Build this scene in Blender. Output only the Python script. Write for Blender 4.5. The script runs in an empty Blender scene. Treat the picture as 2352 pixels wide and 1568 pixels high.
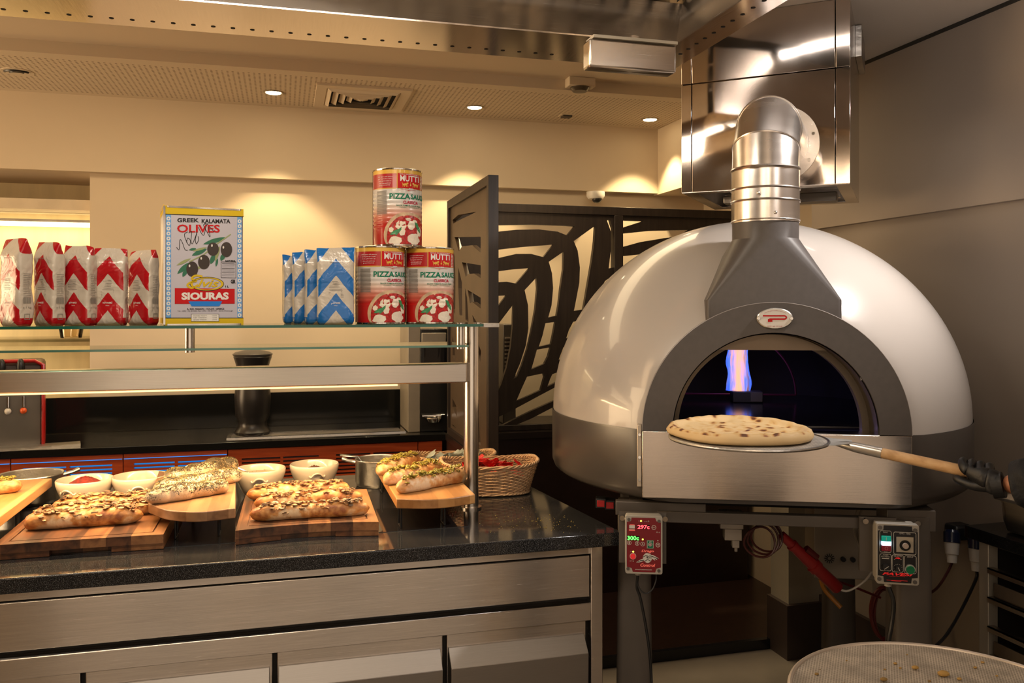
import bpy, bmesh, math, random
from mathutils import Vector, Matrix, noise
from mathutils.geometry import tessellate_polygon
C = bpy.context.scene.collection
R = math.radians
pi = math.pi
EYE = 1.555
TH = R(15.2)
cT, sT = math.cos(TH), math.sin(TH)
FPX = 1936.0

# ------------------------------------------------------------ camera, world, lights
cam = bpy.data.cameras.new('camera')
cam.sensor_width = 36.0
cam.lens = 36.0 * FPX / 2352.0
cam.shift_y = -(784 - 705) / 2352.0
cam.clip_start = 0.05
camo = bpy.data.objects.new('camera', cam)
C.objects.link(camo)
camo.location = (0, 0, EYE)
camo.rotation_euler = (R(90), 0, -TH)
S = bpy.context.scene
S.camera = camo
S.view_settings.view_transform = 'Standard'
S.view_settings.look = 'None'
S.view_settings.gamma = 1.0
S.view_settings.use_curve_mapping = False
S.view_settings.exposure = 0.12
try:
    S.cycles.max_bounces = 7
    S.cycles.transmission_bounces = 8
    S.cycles.transparent_max_bounces = 12
    S.cycles.sample_clamp_indirect = 4.0
    S.cycles.caustics_reflective = False
    S.cycles.caustics_refractive = False
except Exception:
    pass
wd = bpy.data.worlds.new('world')
S.world = wd
wd.use_nodes = True
bg = wd.node_tree.nodes['Background']
bg.inputs[0].default_value = (1.0, 0.74, 0.50, 1)
bg.inputs[1].default_value = 0.45


def light(name, kind, loc, energy, color, target=None, **kw):
    l = bpy.data.lights.new(name, kind)
    l.energy = energy
    l.color = color
    for k, v in kw.items():
        setattr(l, k, v)
    o = bpy.data.objects.new(name, l)
    C.objects.link(o)
    o.location = loc
    if target is not None:
        d = Vector(target) - Vector(loc)
        o.rotation_euler = d.to_track_quat('-Z', 'Y').to_euler()
    return o


WARM = (1.0, 0.68, 0.36)
AMB = (1.0, 0.78, 0.55)
NEU = (1.0, 0.90, 0.82)
# big ceiling light of the kitchen aisle behind and right of the camera: lights the oven dome
light('aisle_downlight', 'SPOT', (2.04, 1.66, 2.48), 95, (1.0, 0.92, 0.86), (1.42, 2.5, 1.5), spot_size=R(80), spot_blend=0.9, shadow_soft_size=0.035)
light('aisle_light', 'AREA', (1.60, -0.2, 2.50), 5, NEU, (1.55, 2.6, 1.2), shape='RECTANGLE', size=0.5, size_y=0.5)
# added area fills, left of the room and behind the viewer, not real openings
light('fill_left', 'AREA', (-4.6, 3.4, 1.5), 170, (1.0, 0.70, 0.40), (1, 3.9, 1.9), shape='RECTANGLE', size=2.6, size_y=2.2)
light('fill_behind', 'AREA', (0.2, -1.1, 1.3), 13, (1.0, 0.80, 0.60), (0.4, 3.0, 1.6), shape='RECTANGLE', size=3.0, size_y=1.8)
light('aisle_light', 'AREA', (-0.9, -0.6, 2.5), 15, AMB, (0.0, 2.4, 0.9), shape='RECTANGLE', size=1.2, size_y=0.25)
light('aisle_light', 'AREA', (0.55, 0.35, 2.6), 9, AMB, (0.7, 2.4, 0.7), shape='RECTANGLE', size=0.25, size_y=0.9)
light('rear_wall_fill', 'AREA', (0.3, -0.9, 2.5), 36, AMB, (0.3, -1.5, 0.6), shape='RECTANGLE', size=4.0, size_y=0.3)  # added to brighten the wall and floor that the steel reflects
# lamps inside the extraction canopy above the island
light('canopy_lamp', 'AREA', (-0.25, 1.75, 2.42), 14, (1.0, 0.84, 0.66), (-0.1, 2.6, 0.9), shape='RECTANGLE', size=1.3, size_y=0.12)
# general glow of the dining room behind the screen
light('room_glow', 'AREA', (0.3, 3.75, 2.60), 22, (1.0, 0.76, 0.46), (0.3, 4.0, 0.0), shape='RECTANGLE', size=3.2, size_y=0.5)


# ------------------------------------------------------------ coordinate helpers (room metres)
def W(px, py, d):
    x = (px - 1176) / FPX * d
    return Vector((cT * x + sT * d, -sT * x + cT * d, EYE - (py - 705) / FPX * d))


def onZ(px, py, z):
    return W(px, py, (EYE - z) * FPX / (py - 705))


def onY(px, py, Y):
    a = (px - 1176) / FPX
    return W(px, py, Y / (-sT * a + cT))


def onX(px, py, X):
    a = (px - 1176) / FPX
    return W(px, py, X / (cT * a + sT))


# ------------------------------------------------------------ materials
MATS = {}


def newmat(name):
    m = bpy.data.materials.new(name)
    m.use_nodes = True
    nt = m.node_tree
    b = nt.nodes['Principled BSDF']
    return m, nt, b


def N(nt, t, **kw):
    n = nt.nodes.new(t)
    for k, v in kw.items():
        if k.startswith('i_'):
            n.inputs[k[2:].replace('_', ' ')].default_value = v
        else:
            setattr(n, k, v)
    return n


def L(nt, a, b):
    nt.links.new(a, b)


def coords(nt, scale=(1, 1, 1), kind='Object', rot=(0, 0, 0)):
    tc = N(nt, 'ShaderNodeTexCoord')
    mp = N(nt, 'ShaderNodeMapping')
    mp.inputs['Scale'].default_value = scale
    mp.inputs['Rotation'].default_value = rot
    L(nt, tc.outputs[kind], mp.inputs['Vector'])
    return mp.outputs[0]


def ramp(nt, fac, stops, interp='LINEAR'):
    r = N(nt, 'ShaderNodeValToRGB')
    cr = r.color_ramp
    cr.interpolation = interp
    while len(cr.elements) < len(stops):
        cr.elements.new(0.5)
    for e, (p, c) in zip(cr.elements, stops):
        e.position = p
        e.color = (c[0], c[1], c[2], 1)
    L(nt, fac, r.inputs[0])
    return r.outputs[0]


def math_(nt, op, a, b=None, c=None):
    n = N(nt, 'ShaderNodeMath', operation=op)
    for i, v in enumerate((a, b, c)):
        if v is None:
            continue
        if hasattr(v, 'is_output'):
            L(nt, v, n.inputs[i])
        else:
            n.inputs[i].default_value = v
    return n.outputs[0]


def mat(name, col, rough=0.5, metal=0.0, var=0.12, scale=8, bump=0.0, bscale=None, em=None, est=0, coat=0, stretch=(1, 1, 1), spec=None, trans=0, ior=None, sub=0, alpha=None):
    if name in MATS:
        return MATS[name]
    m, nt, b = newmat(name)
    c = coords(nt, stretch)
    nz = N(nt, 'ShaderNodeTexNoise')
    nz.inputs['Scale'].default_value = scale
    nz.inputs['Detail'].default_value = 4
    L(nt, c, nz.inputs['Vector'])
    lo = tuple(x * (1 - var) for x in col)
    hi = tuple(min(1, x * (1 + var)) for x in col)
    L(nt, ramp(nt, nz.outputs[0], [(0.3, lo), (0.7, hi)]), b.inputs['Base Color'])
    b.inputs['Roughness'].default_value = rough
    b.inputs['Metallic'].default_value = metal
    if spec is not None:
        b.inputs['Specular IOR Level'].default_value = spec
    if coat:
        b.inputs['Coat Weight'].default_value = coat
        b.inputs['Coat Roughness'].default_value = 0.06
    if trans:
        b.inputs['Transmission Weight'].default_value = trans
    if ior:
        b.inputs['IOR'].default_value = ior
    if em:
        b.inputs['Emission Color'].default_value = (*em, 1)
        b.inputs['Emission Strength'].default_value = est
    if bump:
        n2 = N(nt, 'ShaderNodeTexNoise')
        n2.inputs['Scale'].default_value = bscale or scale * 3
        n2.inputs['Detail'].default_value = 5
        L(nt, c, n2.inputs['Vector'])
        bp = N(nt, 'ShaderNodeBump')
        bp.inputs['Strength'].default_value = bump
        bp.inputs['Distance'].default_value = 0.01
        L(nt, n2.outputs[0], bp.inputs['Height'])
        L(nt, bp.outputs[0], b.inputs['Normal'])
    MATS[name] = m
    return m


def steel(name, col=(0.60, 0.56, 0.52), rough=0.27, stretch=(1.5, 1.5, 160), wave=0.012, brush=0.10, aniso=0.0):
    """brushed stainless: fine scratches along the sheet plus a faint waviness of the sheet itself"""
    if name in MATS:
        return MATS[name]
    m, nt, b = newmat(name)
    c = coords(nt, stretch)
    nz = N(nt, 'ShaderNodeTexNoise')
    nz.inputs['Scale'].default_value = 6
    nz.inputs['Detail'].default_value = 3
    L(nt, c, nz.inputs['Vector'])
    c2 = coords(nt, (1, 1, 1))
    n2 = N(nt, 'ShaderNodeTexNoise')
    n2.inputs['Scale'].default_value = 2.6
    n2.inputs['Detail'].default_value = 2
    L(nt, c2, n2.inputs['Vector'])
    b.inputs['Metallic'].default_value = 1
    L(nt, ramp(nt, nz.outputs[0], [(0.3, tuple(x * 0.93 for x in col)), (0.7, tuple(min(1, x * 1.05) for x in col))]), b.inputs['Base Color'])
    r = math_(nt, 'MULTIPLY_ADD', nz.outputs[0], 0.10, rough - 0.05)
    L(nt, r, b.inputs['Roughness'])
    if aniso:
        tg = N(nt, 'ShaderNodeTangent', direction_type='RADIAL', axis='Z')
        L(nt, tg.outputs[0], b.inputs['Tangent'])
        b.inputs['Anisotropic'].default_value = aniso
        b.inputs['Anisotropic Rotation'].default_value = 0.25
    b1 = N(nt, 'ShaderNodeBump')
    b1.inputs['Strength'].default_value = wave * 10
    b1.inputs['Distance'].default_value = 0.02
    L(nt, n2.outputs[0], b1.inputs['Height'])
    b2 = N(nt, 'ShaderNodeBump')
    b2.inputs['Strength'].default_value = brush
    b2.inputs['Distance'].default_value = 0.002
    L(nt, nz.outputs[0], b2.inputs['Height'])
    L(nt, b1.outputs[0], b2.inputs['Normal'])
    L(nt, b2.outputs[0], b.inputs['Normal'])
    MATS[name] = m
    return m


def granite(name, base=(0.013, 0.013, 0.014), fleck=(0.22, 0.22, 0.22), rough=0.07, dens=0.64, sc=700, spec=None):
    if name in MATS:
        return MATS[name]
    m, nt, b = newmat(name)
    c = coords(nt)
    v = N(nt, 'ShaderNodeTexNoise')
    v.inputs['Scale'].default_value = sc
    v.inputs['Detail'].default_value = 2
    L(nt, c, v.inputs['Vector'])
    L(nt, ramp(nt, v.outputs[0], [(0.0, base), (dens - 0.06, base), (dens + 0.05, fleck)]), b.inputs['Base Color'])
    b.inputs['Roughness'].default_value = rough
    if spec:
        b.inputs['Specular IOR Level'].default_value = spec
    MATS[name] = m
    return m


def wood(name, cols, rough=0.45, stretch=(2, 30, 30), sc=1.5, blocks=None, coat=0.0, along='x'):
    if name in MATS:
        return MATS[name]
    m, nt, b = newmat(name)
    c = coords(nt, stretch)
    nz = N(nt, 'ShaderNodeTexNoise')
    nz.inputs['Scale'].default_value = sc
    nz.inputs['Detail'].default_value = 6
    nz.inputs['Distortion'].default_value = 0.6
    L(nt, c, nz.inputs['Vector'])
    fac = nz.outputs[0]
    if blocks:
        tc = N(nt, 'ShaderNodeTexCoord')
        sp = N(nt, 'ShaderNodeSeparateXYZ')
        L(nt, tc.outputs['Object'], sp.inputs[0])
        src = sp.outputs['xyz'.index(blocks[0])]
        k = math_(nt, 'FLOOR', math_(nt, 'MULTIPLY', src, 1.0 / blocks[1]))
        wn = N(nt, 'ShaderNodeTexWhiteNoise', noise_dimensions='1D')
        L(nt, k, wn.inputs['W'])
        fac = math_(nt, 'ADD', math_(nt, 'MULTIPLY', fac, 0.62), math_(nt, 'MULTIPLY', wn.outputs[0], 0.38))
    n = len(cols)
    L(nt, ramp(nt, fac, [(0.25 + 0.5 * i / (n - 1), cc) for i, cc in enumerate(cols)]), b.inputs['Base Color'])
    b.inputs['Roughness'].default_value = rough
    if coat:
        b.inputs['Coat Weight'].default_value = coat
    bp = N(nt, 'ShaderNodeBump')
    bp.inputs['Strength'].default_value = 0.12
    bp.inputs['Distance'].default_value = 0.002
    L(nt, nz.outputs[0], bp.inputs['Height'])
    L(nt, bp.outputs[0], b.inputs['Normal'])
    MATS[name] = m
    return m


def glassmat(name, tint=(0.80, 0.93, 0.88), edge=False):
    if name in MATS:
        return MATS[name]
    m, nt, b = newmat(name)
    if edge:
        b.inputs['Base Color'].default_value = (*tint, 1)
        b.inputs['Roughness'].default_value = 0.12
        b.inputs['Coat Weight'].default_value = 0.5
        nz = N(nt, 'ShaderNodeTexNoise')
        nz.inputs['Scale'].default_value = 3
        L(nt, coords(nt), nz.inputs['Vector'])
        L(nt, ramp(nt, nz.outputs[0], [(0.3, tuple(x * .8 for x in tint)), (0.7, tuple(x * 1.3 for x in tint))]), b.inputs['Base Color'])
    else:
        out = nt.nodes['Material Output']
        tr = N(nt, 'ShaderNodeBsdfTransparent')
        tr.inputs[0].default_value = (*tint, 1)
        gl = N(nt, 'ShaderNodeBsdfGlossy')
        gl.inputs['Roughness'].default_value = 0.02
        fr = N(nt, 'ShaderNodeFresnel')
        fr.inputs['IOR'].default_value = 1.45
        mx = N(nt, 'ShaderNodeMixShader')
        L(nt, fr.outputs[0], mx.inputs[0])
        L(nt, tr.outputs[0], mx.inputs[1])
        L(nt, gl.outputs[0], mx.inputs[2])
        L(nt, mx.outputs[0], out.inputs['Surface'])
    MATS[name] = m
    return m


def emis(name, col, st, base=None):
    if name in MATS:
        return MATS[name]
    m, nt, b = newmat(name)
    b.inputs['Base Color'].default_value = (*(base or col), 1)
    b.inputs['Emission Color'].default_value = (*col, 1)
    b.inputs['Emission Strength'].default_value = st
    MATS[name] = m
    return m


# ------------------------------------------------------------ mesh builder
class MB:
    def __init__(s):
        s.v = []
        s.f = []

    def add(s, vs, fs):
        o = len(s.v)
        s.v += [Vector(p) for p in vs]
        s.f += [tuple(i + o for i in f) for f in fs]
        return s

    def box(s, x0, x1, y0, y1, z0, z1, M=None):
        vs = [Vector((x, y, z)) for z in (z0, z1) for y in (y0, y1) for x in (x0, x1)]
        if M:
            vs = [M @ p for p in vs]
        return s.add(vs, [(0, 2, 3, 1), (4, 5, 7, 6), (0, 1, 5, 4), (2, 6, 7, 3), (0, 4, 6, 2), (1, 3, 7, 5)])

    def prism(s, poly, z0, z1, M=None):
        return s.loft([[Vector((x, y, z0)) for x, y in poly], [Vector((x, y, z1)) for x, y in poly]], M)

    def loft(s, rings, M=None, cap=True, closed=True):
        n = len(rings[0])
        vs = [Vector(p) for r in rings for p in r]
        if M:
            vs = [M @ p for p in vs]
        fs = []
        m = n if closed else n - 1
        for k in range(len(rings) - 1):
            for i in range(m):
                j = (i + 1) % n
                fs.append((k * n + i, k * n + j, (k + 1) * n + j, (k + 1) * n + i))
        if cap and closed:
            fs.append(tuple(range(n))[::-1])
            fs.append(tuple((len(rings) - 1) * n + i for i in range(n)))
        return s.add(vs, fs)

    def tube(s, path, r, n=8, cap=True, closed=False):
        P = [Vector(p) for p in path]
        m = len(P)
        rr = r if isinstance(r, (list, tuple)) else [r] * m
        rings = []
        up = None
        for i in range(m):
            if closed:
                t = P[(i + 1) % m] - P[i - 1]
            else:
                t = P[min(i + 1, m - 1)] - P[max(i - 1, 0)]
            t.normalize()
            if up is None:
                up = Vector((0, 0, 1)) if abs(t.z) < 0.9 else Vector((1, 0, 0))
            a = t.cross(up)
            if a.length < 1e-6:
                a = t.cross(Vector((0, 1, 0)))
            a.normalize()
            b = a.cross(t)
            b.normalize()
            up = b
            rings.append([P[i] + (a * math.cos(2 * pi * k / n) + b * math.sin(2 * pi * k / n)) * rr[i] for k in range(n)])
        if closed:
            rings.append(rings[0])
            return s.loft(rings, cap=False)
        return s.loft(rings, cap=cap)

    def cyl(s, p0, p1, r0, r1=None, n=24):
        return s.tube([p0, p1], [r0, r0 if r1 is None else r1], n)

    def lathe(s, prof, c=(0, 0, 0), n=32, M=None, sx=1, sy=1, a0=0, a1=2 * pi):
        full = abs(a1 - a0 - 2 * pi) < 1e-6
        k = n if full else n + 1
        rings = [[Vector((c[0] + sx * r * math.cos(a0 + (a1 - a0) * i / n), c[1] + sy * r * math.sin(a0 + (a1 - a0) * i / n), c[2] + z)) for i in range(k)] for r, z in prof]
        return s.loft(rings, M, cap=False, closed=full)

    def ell(s, c, r, M=None, n=10, m=7):
        c = Vector(c)
        rings = []
        for j in range(1, m):
            a = pi * j / m
            rings.append([Vector((r[0] * math.sin(a) * math.cos(2 * pi * i / n), r[1] * math.sin(a) * math.sin(2 * pi * i / n), r[2] * math.cos(a))) for i in range(n)])
        if M:
            rings = [[M @ p for p in q] for q in rings]
        rings = [[p + c for p in q] for q in rings]
        return s.loft(rings)

    def plate(s, outer, holes, f0, f1):
        loops = [outer] + holes
        flat = [p for l in loops for p in l]
        tris = tessellate_polygon([[Vector((x, y, 0)) for x, y in l] for l in loops])
        n = len(flat)
        vs = [f0(x, y) for x, y in flat] + [f1(x, y) for x, y in flat]
        fs = [tuple(t) for t in tris] + [tuple(i + n for i in t)[::-1] for t in tris]
        o = 0
        for l in loops:
            k = len(l)
            for i in range(k):
                j = (i + 1) % k
                fs.append((o + i, o + j, o + j + n, o + i + n))
            o += k
        return s.add(vs, fs)

    def build(s, name, m, parent=None, world=True, bevel=0, seg=2, ang=35, smooth=True, recalc=True):
        me = bpy.data.meshes.new(name)
        vs = s.v
        if parent is not None and world:
            inv = wm(parent).inverted()
            vs = [inv @ p for p in vs]
        me.from_pydata([tuple(p) for p in vs], [], s.f)
        if recalc:
            bm = bmesh.new()
            bm.from_mesh(me)
            bmesh.ops.recalc_face_normals(bm, faces=bm.faces[:])
            bm.to_mesh(me)
            bm.free()
        if smooth and len(me.polygons):
            me.polygons.foreach_set('use_smooth', [True] * len(me.polygons))
            me.set_sharp_from_angle(angle=R(ang))
        me.materials.append(m)
        o = bpy.data.objects.new(name, me)
        C.objects.link(o)
        if parent is not None:
            o.parent = parent
        if bevel:
            md = o.modifiers.new('bevel', 'BEVEL')
            md.width = bevel
            md.segments = seg
            md.limit_method = 'ANGLE'
            md.angle_limit = R(40)
        return o


def wm(o):
    M = Matrix.LocRotScale(o.location, o.rotation_euler, o.scale)
    return wm(o.parent) @ M if o.parent else M


def tag(o, label, cat, group=None, kind=None):
    o['label'] = label
    o['category'] = cat
    if group:
        o['group'] = group
    if kind:
        o['kind'] = kind
    return o


def thing(name, label, cat, loc, rz=0, group=None):
    o = bpy.data.objects.new(name, None)
    C.objects.link(o)
    o.location = loc
    o.rotation_euler = (0, 0, rz)
    o.empty_display_size = 0.05
    return tag(o, label, cat, group)


def struct(o):
    o['kind'] = 'structure'
    return o


_tc = {}


def text2d(s, bold=0.0, shear=0.0):
    k = (s, bold, shear)
    if k not in _tc:
        cu = bpy.data.curves.new('lettering', 'FONT')
        cu.body = s
        cu.offset = bold
        cu.shear = shear
        cu.resolution_u = 3
        o = bpy.data.objects.new('lettering', cu)
        me = o.to_mesh()
        vs = [(v.co.x, v.co.y) for v in me.vertices]
        fs = [tuple(p.vertices) for p in me.polygons]
        o.to_mesh_clear()
        bpy.data.objects.remove(o)
        x0 = min(v[0] for v in vs)
        x1 = max(v[0] for v in vs)
        y0 = min(v[1] for v in vs)
        y1 = max(v[1] for v in vs)
        _tc[k] = ([((x - x0) / (x1 - x0), (y - y0) / (y1 - y0)) for x, y in vs], fs)
    return _tc[k]


class Decal:
    """thin print laid on a surface: 2D shapes sent through a map (u, v) -> point"""

    def __init__(s, f):
        s.f = f
        s.mb = MB()

    def text(s, t, x0, x1, y0, y1, bold=0.0, shear=0.0):
        vs, fs = text2d(t, bold, shear)
        s.mb.add([s.f(x0 + (x1 - x0) * u, y0 + (y1 - y0) * v) for u, v in vs], fs)
        return s

    def poly(s, pts):
        tr = tessellate_polygon([[Vector((x, y, 0)) for x, y in pts]])
        s.mb.add([s.f(x, y) for x, y in pts], [tuple(t) for t in tr])
        return s

    def rect(s, x0, x1, y0, y1, nx=1, ny=1):
        vs = [s.f(x0 + (x1 - x0) * i / nx, y0 + (y1 - y0) * j / ny) for j in range(ny + 1) for i in range(nx + 1)]
        fs = [(j * (nx + 1) + i, j * (nx + 1) + i + 1, (j + 1) * (nx + 1) + i + 1, (j + 1) * (nx + 1) + i) for j in range(ny) for i in range(nx)]
        s.mb.add(vs, fs)
        return s

    def frame(s, x0, x1, y0, y1, w):
        s.rect(x0, x1, y0, y0 + w).rect(x0, x1, y1 - w, y1).rect(x0, x0 + w, y0 + w, y1 - w).rect(x1 - w, x1, y0 + w, y1 - w)
        return s

    def disc(s, cx, cy, rx, ry=None, n=20, rings=1, wob=0, seed=0, r0=0.0, clip=None):
        ry = ry or rx
        rings_ = []
        for k in range(rings + 1):
            t = r0 + (1 - r0) * k / rings
            q = []
            for i in range(n):
                a = 2 * pi * i / n
                w = 1 + wob * noise.noise(Vector((math.cos(a) * 1.7 + seed * 3.1, math.sin(a) * 1.7, seed)))
                x = cx + rx * t * w * math.cos(a)
                y = cy + ry * t * w * math.sin(a)
                if clip:
                    x = min(x, clip[0])
                    y = max(y, clip[1])
                q.append(s.f(x, y))
            rings_.append(q)
        s.mb.loft(rings_, cap=False)
        return s

    def line(s, pts, w):
        P = [Vector(p) for p in pts]
        l, r = [], []
        for i, p in enumerate(P):
            t = P[min(i + 1, len(P) - 1)] - P[max(i - 1, 0)]
            t.normalize()
            n = Vector((-t.y, t.x)) * w / 2
            l.append(p + n)
            r.append(p - n)
        k = len(P)
        s.mb.add([s.f(*p) for p in l] + [s.f(*p) for p in r], [(i, i + 1, k + i + 1, k + i) for i in range(k - 1)])
        return s

    def build(s, name, m, parent):
        return s.mb.build(name, m, parent, smooth=False, recalc=False)


def rnd(seed):
    return random.Random(seed)


def smooth_path(pts, k=6):
    """Catmull-Rom through points"""
    P = [Vector(p) for p in pts]
    out = []
    for i in range(len(P) - 1):
        p0 = P[max(i - 1, 0)]
        p1, p2 = P[i], P[i + 1]
        p3 = P[min(i + 2, len(P) - 1)]
        for j in range(k):
            t = j / k
            out.append(0.5 * ((2 * p1) + (p2 - p0) * t + (2 * p0 - 5 * p1 + 4 * p2 - p3) * t * t + (-p0 + 3 * p1 - 3 * p2 + p3) * t ** 3))
    out.append(P[-1])
    return out


# palette
M_wall = mat('cream_wall_paint', (0.62, 0.51, 0.37), 0.75, var=0.03, scale=2)
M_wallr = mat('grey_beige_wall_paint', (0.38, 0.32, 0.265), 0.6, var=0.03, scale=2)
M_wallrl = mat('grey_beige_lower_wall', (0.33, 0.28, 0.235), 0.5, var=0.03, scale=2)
M_ceil = mat('cream_ceiling_paint', (0.62, 0.52, 0.39), 0.8, var=0.02, scale=2)
M_ceilw = mat('white_ceiling_paint', (0.74, 0.68, 0.62), 0.8, var=0.02, scale=2)
M_dark = mat('dark_line_paint', (0.02, 0.018, 0.015), 0.7)
M_steel = steel('brushed_stainless', (0.70, 0.65, 0.60), 0.25, aniso=0.9, brush=0.03)
M_steel2 = steel('brushed_stainless_rail', (0.58, 0.53, 0.48), 0.3, aniso=0.85, brush=0.04)
M_mirror = steel('polished_stainless_sheet', (0.60, 0.53, 0.47), 0.07, (1, 1, 1), wave=0.030, brush=0.0)
M_steelv = steel('stainless_post', (0.74, 0.70, 0.66), 0.22, (60, 60, 1), wave=0.0, brush=0.05)
M_gran = granite('black_granite')
M_gran2 = granite('black_granite_back', base=(0.006, 0.006, 0.006), fleck=(0.03, 0.03, 0.03), rough=0.12, spec=0.28)
M_blackglass = mat('black_glass_insert', (0.014, 0.013, 0.014), 0.05, var=0.1, coat=0.2)
M_black = mat('black_plastic', (0.012, 0.012, 0.013), 0.35)
M_blackmatt = mat('flat_black', (0.006, 0.005, 0.005), 0.9)  # plain black for vent backing, air-hole discs and oven under plate
M_white = mat('white_plastic', (0.66, 0.62, 0.56), 0.4, var=0.04)
M_chrome = mat('chrome', (0.75, 0.73, 0.70), 0.12, 1.0, var=0.05)
M_alu = mat('cast_aluminium', (0.55, 0.53, 0.50), 0.34, 1.0, var=0.15, scale=10, bump=0.15, bscale=60)
M_brown = wood('dark_wenge', [(0.010, 0.006, 0.0045), (0.019, 0.012, 0.009), (0.029, 0.019, 0.014)], 0.42, (40, 40, 3), 1.2)
M_brown2 = mat('lit_brown_lattice_board', (0.066, 0.043, 0.026), 0.45, var=0.15)  # lighter copy of the screen brown, its lit look painted into the colour
M_red_wood = wood('red_mahogany_veneer', [(0.20, 0.026, 0.007), (0.33, 0.052, 0.014), (0.42, 0.080, 0.022)], 0.30, (3, 30, 40), 1.4)
M_print_k = mat('black_print', (0.016, 0.015, 0.014), 0.6, spec=0.2)
M_print_w = mat('white_print', (0.68, 0.65, 0.60), 0.6, spec=0.2, var=0.02)
M_print_r = mat('red_print', (0.46, 0.008, 0.010), 0.6, spec=0.2, var=0.04)
M_print_g = mat('green_print', (0.0, 0.16, 0.08), 0.6, spec=0.2, var=0.05)
M_print_y = mat('yellow_print', (0.58, 0.40, 0.012), 0.6, spec=0.2, var=0.03)
M_print_b = mat('blue_print', (0.02, 0.18, 0.58), 0.6, spec=0.2, var=0.03)
M_print_lb = mat('light_blue_print', (0.13, 0.32, 0.62), 0.6, spec=0.2, var=0.03)
M_print_gold = mat('gold_print', (0.62, 0.36, 0.05), 0.32, var=0.06)
M_grey_txt = mat('grey_small_print', (0.22, 0.20, 0.17), 0.5)

# ============================================================ SETTING
struct(MB().box(-6, 5, -3.5, 3.42, -0.1, 0).build('floor', mat('glossy_grey_floor', (0.24, 0.21, 0.18), 0.22, var=.12, scale=3), smooth=False))
struct(MB().box(-6, 5, 3.42, 8.0, -0.1, 0.02).build('floor_raised', mat('dark_wood_floor', (0.035, 0.017, 0.012), 0.35, var=0.3, stretch=(2, 20, 1)), smooth=False))
struct(MB().box(-6, 5, 3.395, 3.42, 0.0, 0.045).build('trim_1', mat('black_rubber_edge', (0.01, 0.01, 0.012), 0.25)))


def perforated():
    m, nt, b = newmat('perforated_ceiling_board')
    tc = N(nt, 'ShaderNodeTexCoord')
    sp = N(nt, 'ShaderNodeSeparateXYZ')
    L(nt, tc.outputs['Object'], sp.inputs[0])
    fx = math_(nt, 'ABSOLUTE', math_(nt, 'SUBTRACT', math_(nt, 'FRACT', math_(nt, 'MULTIPLY', sp.outputs[0], 42.0)), 0.5))
    fy = math_(nt, 'ABSOLUTE', math_(nt, 'SUBTRACT', math_(nt, 'FRACT', math_(nt, 'MULTIPLY', sp.outputs[1], 42.0)), 0.5))
    d = math_(nt, 'SQRT', math_(nt, 'ADD', math_(nt, 'POWER', fx, 2.0), math_(nt, 'POWER', fy, 2.0)))
    hole = math_(nt, 'LESS_THAN', d, 0.23)
    yok = math_(nt, 'MULTIPLY', math_(nt, 'GREATER_THAN', sp.outputs[1], 4.12), math_(nt, 'LESS_THAN', sp.outputs[1], 4.74))
    hole = math_(nt, 'MULTIPLY', hole, yok)
    mx = N(nt, 'ShaderNodeMix', data_type='RGBA')
    mx.inputs['A'].default_value = (0.62, 0.52, 0.39, 1)
    mx.inputs['B'].default_value = (0.24, 0.18, 0.12, 1)
    L(nt, hole, mx.inputs['Factor'])
    L(nt, mx.outputs['Result'], b.inputs['Base Color'])
    b.inputs['Roughness'].default_value = 0.8
    return m


CZ = 2.651
struct(MB().box(-6, 2.9, 4.04, 5.0, CZ, CZ + 0.15).build('ceiling', perforated(), smooth=False))
struct(MB().box(-6, 1.30, -3.5, 4.04, 2.705, 2.80).build('ceiling_main', M_ceil, smooth=False))
struct(MB().box(1.30, 2.9, 2.95, 4.04, 2.705, 2.80).build('ceiling_corner', M_ceil, smooth=False))
struct(MB().box(1.30, 2.9, -3.5, 2.95, 2.562, 2.80).build('ceiling_right', M_ceilw, smooth=False))
# back wall, with a recess on the left
WB = 4.85
XR = -0.958
struct(MB().box(XR, 3.2, WB, WB + 0.15, 0, 2.8).build('wall_back', M_wall, smooth=False))
struct(MB().box(-6, 3.2, WB - 0.06, 5.6, 2.257, 2.8).build('wall_back_soffit', M_wall, smooth=False))
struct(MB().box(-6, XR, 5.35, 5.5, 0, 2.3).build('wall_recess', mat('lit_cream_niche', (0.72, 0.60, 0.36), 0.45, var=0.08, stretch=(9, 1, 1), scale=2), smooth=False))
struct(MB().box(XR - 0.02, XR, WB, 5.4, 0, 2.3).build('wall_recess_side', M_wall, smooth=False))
struct(MB().box(2.235, 2.9, 3.30, WB + .1, 2.25, 2.66).build('trim_2', M_wall, smooth=False))
struct(MB().box(2.58, 2.8, 3.30, 5.0, 0, 2.66).build('wall_right_far', M_wall, smooth=False))
# right wall, upper panel stands proud
XW = 2.335
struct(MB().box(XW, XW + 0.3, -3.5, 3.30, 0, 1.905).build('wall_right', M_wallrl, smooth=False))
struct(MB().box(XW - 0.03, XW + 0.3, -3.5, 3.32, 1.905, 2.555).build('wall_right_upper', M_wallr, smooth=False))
struct(MB().box(XW - 0.034, XW - 0.02, -3.5, 3.30, 2.548, 2.562).build('trim_3', M_dark, smooth=False))
struct(MB().box(XW - 0.02, XW + 0.1, -3.5, 3.30, 0.0, 0.27).build('baseboard_right', mat('dark_skirting', (0.05, 0.035, 0.03), 0.4), smooth=False))
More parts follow.
